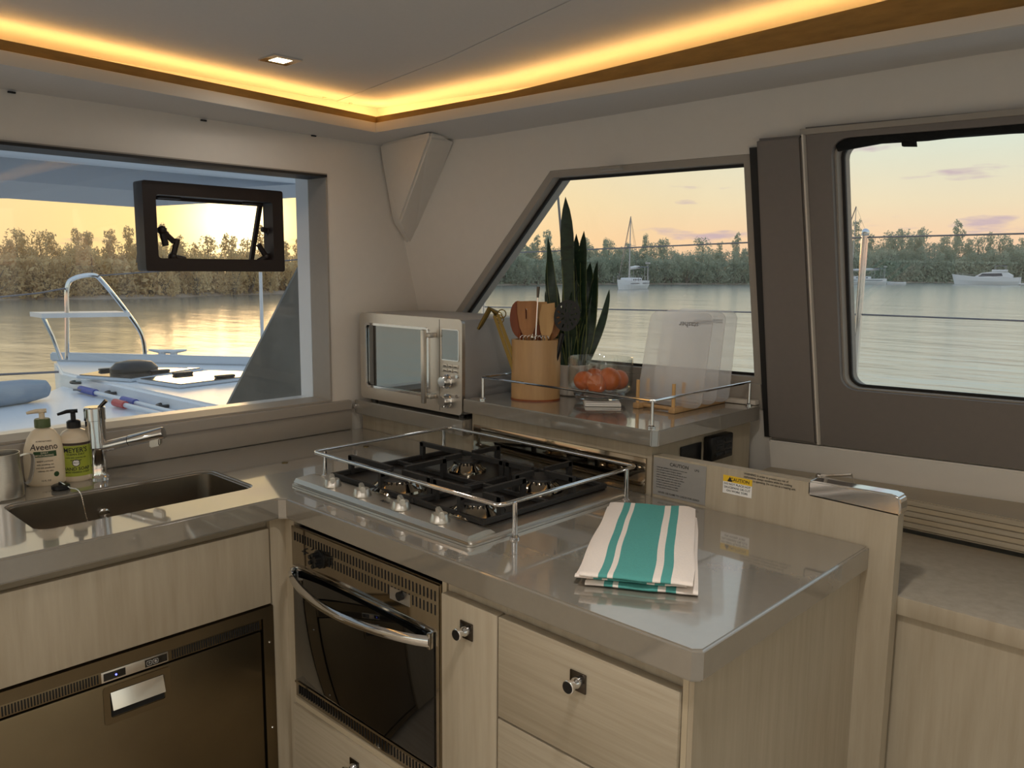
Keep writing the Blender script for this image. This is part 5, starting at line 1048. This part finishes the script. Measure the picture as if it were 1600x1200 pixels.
# ================================================================ WATER, SHORE, BOATS
WZ = -1.0
bm = nb(); n = 40
for r0_, r1_ in ((0, 60), (60, 250), (250, 900), (900, 2500)):
    pass
box(bm, -2500, 2500, -2500, 2500, WZ - 1, WZ); tag(obj('water', bm, 'water', smooth=0), 'calm rippled bay water reflecting the sunset', 'water', kind='stuff')
SHORE = [(-700, 64), (-400, 62), (-100, 64), (250, 66), (520, 80), (700, 108), (900, 128), (1200, 150), (1330, 192), (1600, 228), (1900, 260), (2400, 300)]
def shore(px):
    for (a, da), (b, db) in zip(SHORE, SHORE[1:]):
        if a <= px <= b: return da + (db - da) * (px - a) / (b - a)
    return SHORE[-1][1]
bm = nb(); rr = []
for i in range(80):
    px = -700 + 3100 * i / 79; d0_ = shore(px) + 1.2 * noise.noise(Vector((px * .01, 0, 0))); rr.append([bm.verts.new(at_dist(px, d0_, WZ - .2)), bm.verts.new(at_dist(px, d0_ + 1.2, WZ + .25)), bm.verts.new(at_dist(px, d0_ + 60, WZ + 1.0))])
for a, b in zip(rr, rr[1:]):
    for k in range(2): bm.faces.new((a[k], b[k], b[k + 1], a[k + 1]))
tag(obj('shore_bank', bm, 'sand'), 'low sandy bank along the far shore under the trees', 'ground', kind='structure')
rng = random.Random(11)
def leafmesh(name, blobs, nleaf, size, seed, up=.3):
    r = random.Random(seed); vs, fs = [], []
    tot = sum(b[3] ** 2 for b in blobs)
    for (x, y, z, rad) in blobs:
        for _ in range(int(nleaf * rad ** 2 / tot)):
            while True:
                q = Vector((r.uniform(-1, 1), r.uniform(-1, 1), r.uniform(-1, 1)))
                if .25 < q.length < 1: break
            p = Vector((x, y, z)) + Vector((q.x * rad, q.y * rad, q.z * rad * 1.15)); s_ = size * r.uniform(.6, 1.4)
            a = Vector((r.gauss(0, 1), r.gauss(0, 1), r.gauss(up, 1))).normalized(); b = a.cross(Vector((r.gauss(0, 1), r.gauss(0, 1), r.gauss(0, 1)))).normalized()
            k = len(vs); vs += [p - a * s_ - b * s_ * .3, p + b * s_ * .35, p + a * s_ * 1.1, p - b * s_ * .35]; fs.append((k, k + 1, k + 2, k + 3))
    me = bpy.data.meshes.new(name); me.from_pydata([tuple(v) for v in vs], [], fs); return me
def trunkmesh(name, blobs, seed, lean):
    bm = nb(); r = random.Random(seed); base = V(0, 0, 0)
    for (x, y, z, rad) in blobs[:7]:
        tube(bm, [base, V(x * .35 + lean, y * .35, z * .5), V(x, y, z + rad * .5)], [.16, .09, .03], 6, cap=False)
    bmesh.ops.recalc_face_normals(bm, faces=bm.faces[:]); me = bpy.data.meshes.new(name); bm.to_mesh(me); bm.free(); return me
kinds = []
for k in range(6):
    r = random.Random(100 + k); blobs = []
    if k < 3:                      # rounded mangrove crowns
        for _ in range(11): a = r.uniform(0, 6.28); q = r.uniform(0, 1.7); blobs.append((q * math.cos(a), q * math.sin(a), r.uniform(1.2, 4.2) - q * .5, r.uniform(.6, 1.1)))
        for _ in range(7): a = r.uniform(0, 6.28); q = r.uniform(0, 1.5); blobs.append((q * math.cos(a), q * math.sin(a), r.uniform(3.4, 4.9) - q * .4, r.uniform(.3, .5)))
        me = leafmesh('crown', blobs, 2600, .125, k, .9)
    else:                          # feathery, taller, open crowns
        for i_ in range(24): z = .9 + 4.9 * i_ / 23; a = r.uniform(0, 6.28); q = r.uniform(.1, 1.5) * (1.12 - z / 6.2); blobs.append((q * math.cos(a), q * math.sin(a), z, r.uniform(.35, .62) * (1.25 - z / 9)))
        me = leafmesh('crown', blobs, 2200, .125, k, 1.8)
    kinds.append((me, trunkmesh('trunk', blobs, k, r.uniform(-.2, .2))))
ROWS = ("at the water's edge", 'in the middle rank', 'in the rear rank')
def add_tree(px, back, sc_, kind, leafm, label, group, row):
    label = ('rounded bushy ' if kind < 3 else 'slender feathery ') + label[0] + ' ' + ROWS[row] + ' ' + label[1]
    p = at_dist(px, shore(px) + back, WZ + .2); e = thing('shore_tree', label, 'tree', p, group); e.scale = (sc_, sc_, sc_ * rng.uniform(.9, 1.15)); e.rotation_euler = (0, 0, rng.uniform(0, 6.28))
    for nm, me, mm in (('crown', kinds[kind][0], leafm), ('trunk', kinds[kind][1], 'bark')):
        me2 = me if leafm == 'foliage_haze' or nm == 'trunk' else warm_mesh[kind]
        o = bpy.data.objects.new(nm, me2); COL.objects.link(o); o.parent = e
        if not me2.materials: me2.materials.append(M[mm])
warm_mesh = [k[0].copy() for k in kinds]
px = -260.0
while px < 560:
    for row in range(3): add_tree(px + rng.uniform(-8, 8), 1.2 + row * 3.0 + rng.uniform(-.5, .8), (.66 + .10 * row) * rng.uniform(.85, 1.12), rng.choice((0, 1, 2, 2, 3, 4, 5)) if row else rng.choice((0, 1, 2)), 'foliage_haze_warm', ('backlit haze-tinted olive tree', 'beyond the bow'), 'trees beyond the bow', row)
    px += 27
px = 640.0
while px < 1262:
    for row in range(3): add_tree(px + rng.uniform(-6, 6), 1.5 + row * 4 + rng.uniform(-.8, 1), (.98 + .16 * row) * rng.uniform(.85, 1.15), rng.choice((0, 1, 2, 3, 4, 5)) if row else rng.choice((0, 1, 2)), 'foliage_haze', ('haze-tinted grey-green tree', 'through the slant-cornered side window'), 'trees beyond the side window', row)
    px += 18
px = 1268.0
while px < 1820:
    for row in range(3): add_tree(px + rng.uniform(-6, 6), 4 + row * 6 + rng.uniform(-1, 1), (1.55 + .3 * row) * rng.uniform(.8, 1.15), rng.choice((0, 1, 2, 3, 4, 5)) if row else rng.choice((0, 1, 2)), 'foliage_haze', ('haze-tinted green tree', 'through the right-hand window'), 'trees on the far right shore', row)
    px += 17
# thicket at the foot of the trees
def thicket(name, p0, p1, n, h, leafm, label, sz):
    r = random.Random(int(p0) + 5); vs, fs = [], []
    for _ in range(n):
        px = r.uniform(p0, p1); f = abs(r.gauss(0, .5)); p = at_dist(px, shore(px) + .6 + r.uniform(0, 7), WZ + .1 + h * min(1, abs(r.gauss(0, .55)))); s_ = sz * r.uniform(.6, 1.5)
        a = Vector((r.gauss(0, 1), r.gauss(0, 1), r.gauss(.6, 1))).normalized(); b = a.cross(Vector((r.gauss(0, 1), r.gauss(0, 1), r.gauss(0, 1)))).normalized(); k = len(vs)
        vs += [p - a * s_, p + b * s_ * .4, p + a * s_ * 1.1, p - b * s_ * .4]; fs.append((k, k + 1, k + 2, k + 3))
    me = bpy.data.meshes.new(name); me.from_pydata([tuple(v) for v in vs], [], fs); tag(link(name, me, leafm), label, 'bushes', kind='stuff')
thicket('mangrove_thicket', -500, 600, 26000, 2.6, 'foliage_haze_warm', 'haze-tinted olive undergrowth along the near shore beyond the bow', .20)
thicket('mangrove_thicket', 600, 1262, 24000, 3.6, 'foliage_haze', 'haze-tinted grey-green undergrowth behind the anchored small sailboat', .28)
thicket('mangrove_thicket', 1250, 1850, 22000, 4.6, 'foliage_haze', 'haze-tinted green undergrowth on the far right shore', .42)

def hull_mesh(bm, L_, B_, H_, sheer=.25, stern=.75, n=14):
    rings = []
    for i in range(n + 1):
        t = i / n; x = -L_ / 2 + L_ * t; bw_ = B_ / 2 * (stern + (1 - stern) * min(1, t * 2.2)) * (1 - max(0, (t - .45) / .55) ** 2.2); zt = H_ * (1 + sheer * (t - .35) ** 2 * 2.5)
        bw_ = max(bw_, .02); rake = .06 * L_ * max(0, t - .85) / .15
        rings.append([bm.verts.new((x - rake * .0, 0, -.25)), bm.verts.new((x, bw_ * .7, -.05)), bm.verts.new((x + rake * .5, bw_ * .95, zt * .5)), bm.verts.new((x + rake, bw_, zt)), bm.verts.new((x + rake, -bw_, zt)), bm.verts.new((x + rake * .5, -bw_ * .95, zt * .5)), bm.verts.new((x, -bw_ * .7, -.05))])
    for a, b in zip(rings, rings[1:]):
        for k in range(7): bm.faces.new((a[k], a[(k + 1) % 7], b[(k + 1) % 7], b[k]))
    bm.faces.new(rings[0]); bm.faces.new(rings[-1][::-1]); return bm
def place(t, ang):
    t.rotation_euler = (0, 0, ang)
def lpart(name, bm, m_, t):
    bmesh.ops.recalc_face_normals(bm, faces=bm.faces[:]); me = bpy.data.meshes.new(name); bm.to_mesh(me); bm.free(); o = bpy.data.objects.new(name, me); COL.objects.link(o); me.materials.append(M[m_]); o.parent = t; return o
def sailboat(px, dist, L_, B_, H_, mast, ang, label, bimini, genoa, mp_=.08):
    t = thing('sailboat', label, 'sailboat', at_dist(px, dist, WZ)); place(t, ang)
    lpart('hull', hull_mesh(nb(), L_, B_, H_), 'boat_white', t)
    bm = nb(); box(bm, -L_ * .22, L_ * .2, -B_ * .3, B_ * .3, H_ * .95, H_ + .45, .12); cb = lpart('cabin', bm, 'boat_white', t)
    for s_ in (-1, 1):
        for k in range(4): bm = nb(); x = -L_ * .16 + k * L_ * .09; box(bm, x, x + .35, s_ * B_ * .3 - .02, s_ * B_ * .3 + .02, H_ + .12, H_ + .3, .02, 1); lpart('port', bm, 'boat_dark', cb)
        bm = nb(); box(bm, -L_ * .42, L_ * .4, s_ * B_ * .47 - .02, s_ * B_ * .47 + .02, H_ * .72, H_ * .80); lpart('hull_stripe', bm, 'boat_dark', t)
    mx_ = L_ * mp_; bm = nb(); tube(bm, [(mx_, 0, H_ + .3), (mx_, 0, mast)], [.09, .06], 8); lpart('mast', bm, 'mast', t)
    bm = nb(); tube(bm, [(mx_, 0, H_ + 1.5), (-L_ * .38, 0, H_ + 1.7)], [.10, .09], 8); lpart('boom', bm, 'mast', t)
    bm = nb(); tube(bm, [(mx_ - .2, 0, H_ + 1.68), (-L_ * .2, 0, H_ + 1.82), (-L_ * .37, 0, H_ + 1.82)], [.14, .16, .08], 8); lpart('furled_sail', bm, 'boat_white', t)
    for a, b in (((mx_, 0, mast), (L_ * .52, 0, H_ * 1.2)), ((mx_, 0, mast), (-L_ * .48, 0, H_)), ((mx_, 0, mast * .98), (mx_ - .2, B_ * .46, H_)), ((mx_, 0, mast * .98), (mx_ - .2, -B_ * .46, H_))):
        bm = nb(); tube(bm, [a, b], genoa if a[2] == mast and b[0] > 0 else .018, 5); lpart('stay', bm, 'wire', t)
    bm = nb(); tube(bm, [(mx_, -.7, mast * .6), (mx_, .7, mast * .6)], .03, 5); lpart('spreader', bm, 'mast', t)
    bm = nb(); box(bm, -L_ * .44, -L_ * .26, -B_ * .38, B_ * .38, H_ + bimini, H_ + bimini + .10, .04); lpart('bimini', bm, 'canvas', t)
    for s_ in (-1, 1):
        for x in (-L_ * .43, -L_ * .27): bm = nb(); tube(bm, [(x, s_ * B_ * .37, H_ * .9), (x, s_ * B_ * .37, H_ + bimini)], .025, 5); lpart('bimini_pole', bm, 'mast', t)
        for k in range(6): bm = nb(); x = -L_ * .4 + k * L_ * .15; tube(bm, [(x, s_ * B_ * .44, H_ * .95), (x, s_ * B_ * .44, H_ + .65)], .02, 5); lpart('rail_post', bm, 'mast', t)
        bm = nb(); tube(bm, [(-L_ * .45, s_ * B_ * .42, H_ + .65), (L_ * .2, s_ * B_ * .46, H_ + .65), (L_ * .5, 0, H_ * 1.2 + .7)], .016, 5); lpart('guard_wire', bm, 'wire', t)
    bm = nb(); tube(bm, [(-L_ * .46, B_ * .3, H_), (-L_ * .46, B_ * .3, H_ + 2.3)], .05, 6); box(bm, -L_ * .46 - .25, -L_ * .46 + .25, B_ * .3 - .25, B_ * .3 + .25, H_ + 2.2, H_ + 2.4); lpart('stern_arch', bm, 'mast', t)
    return t
def heading(px, off): d = sight(px, 430); return math.atan2(d.y, d.x) + off
sailboat(986, 104, 7.6, 2.7, .95, 8.9, heading(986, 2.75), 'small white sailboat at anchor seen between plant and bags', 1.75, .05)
sailboat(1341, 168, 9.6, 3.3, 1.05, 14.4, heading(1345, 1.75), 'long white sailboat with furled sails at anchor behind the stanchion', 1.9, .10, .12)
t = thing('tender_dinghy', 'small white dinghy floating behind the long sailboat', 'dinghy', at_dist(1402, 172, WZ)); place(t, heading(1402, 1.6)); lpart('hull', hull_mesh(nb(), 3.2, 1.5, .5), 'boat_white', t); bm = nb(); box(bm, -1.0, .6, -.5, .5, .5, .56); lpart('thwart', bm, 'boat_dark', t)
t = thing('motor_yacht', 'white motor yacht near the far right shore', 'motorboat', at_dist(1543, 192, WZ)); place(t, heading(1543, 1.45))
lpart('hull', hull_mesh(nb(), 11.5, 3.6, 1.35, .5, .9), 'boat_white', t)
bm = nb(); prism(bm, [(-4.4, -1.3, 1.2), (2.6, -1.3, 1.3), (.9, -1.3, 2.35), (-1.0, -1.3, 2.6), (-3.4, -1.3, 2.5), (-4.4, -1.3, 1.9)], (0, 2.6, 0)); cb = lpart('superstructure', bm, 'boat_white', t)
for s_ in (-1.31, 1.29): bm = nb(); prism(bm, [(-2.8, s_, 1.75), (1.5, s_, 1.6), (.8, s_, 2.2), (-2.6, s_, 2.3)], (0, .02, 0)); lpart('side_window', bm, 'boat_dark', cb)
bm = nb(); box(bm, -3.4, -.8, -1.2, 1.2, 2.6, 3.0, .1); lpart('flybridge', bm, 'boat_white', t); bm = nb(); box(bm, -3.2, -1.2, -1.0, 1.0, 3.7, 3.82, .04); lpart('hardtop', bm, 'canvas', t)
for x in (-3.1, -1.3):
    for s_ in (-.9, .9): bm = nb(); tube(bm, [(x, s_, 2.9), (x, s_, 3.75)], .04, 5); lpart('post', bm, 'mast', t)
bm = nb(); tube(bm, [(-4.5, 1.4, 1.4), (4.5, 1.3, 2.1), (5.6, 0, 2.2)], .025, 5); lpart('bow_rail', bm, 'mast', t); bm = nb(); box(bm, -6.8, -5.6, -1.4, 1.4, .15, .35); lpart('swim_platform', bm, 'boat_white', t)
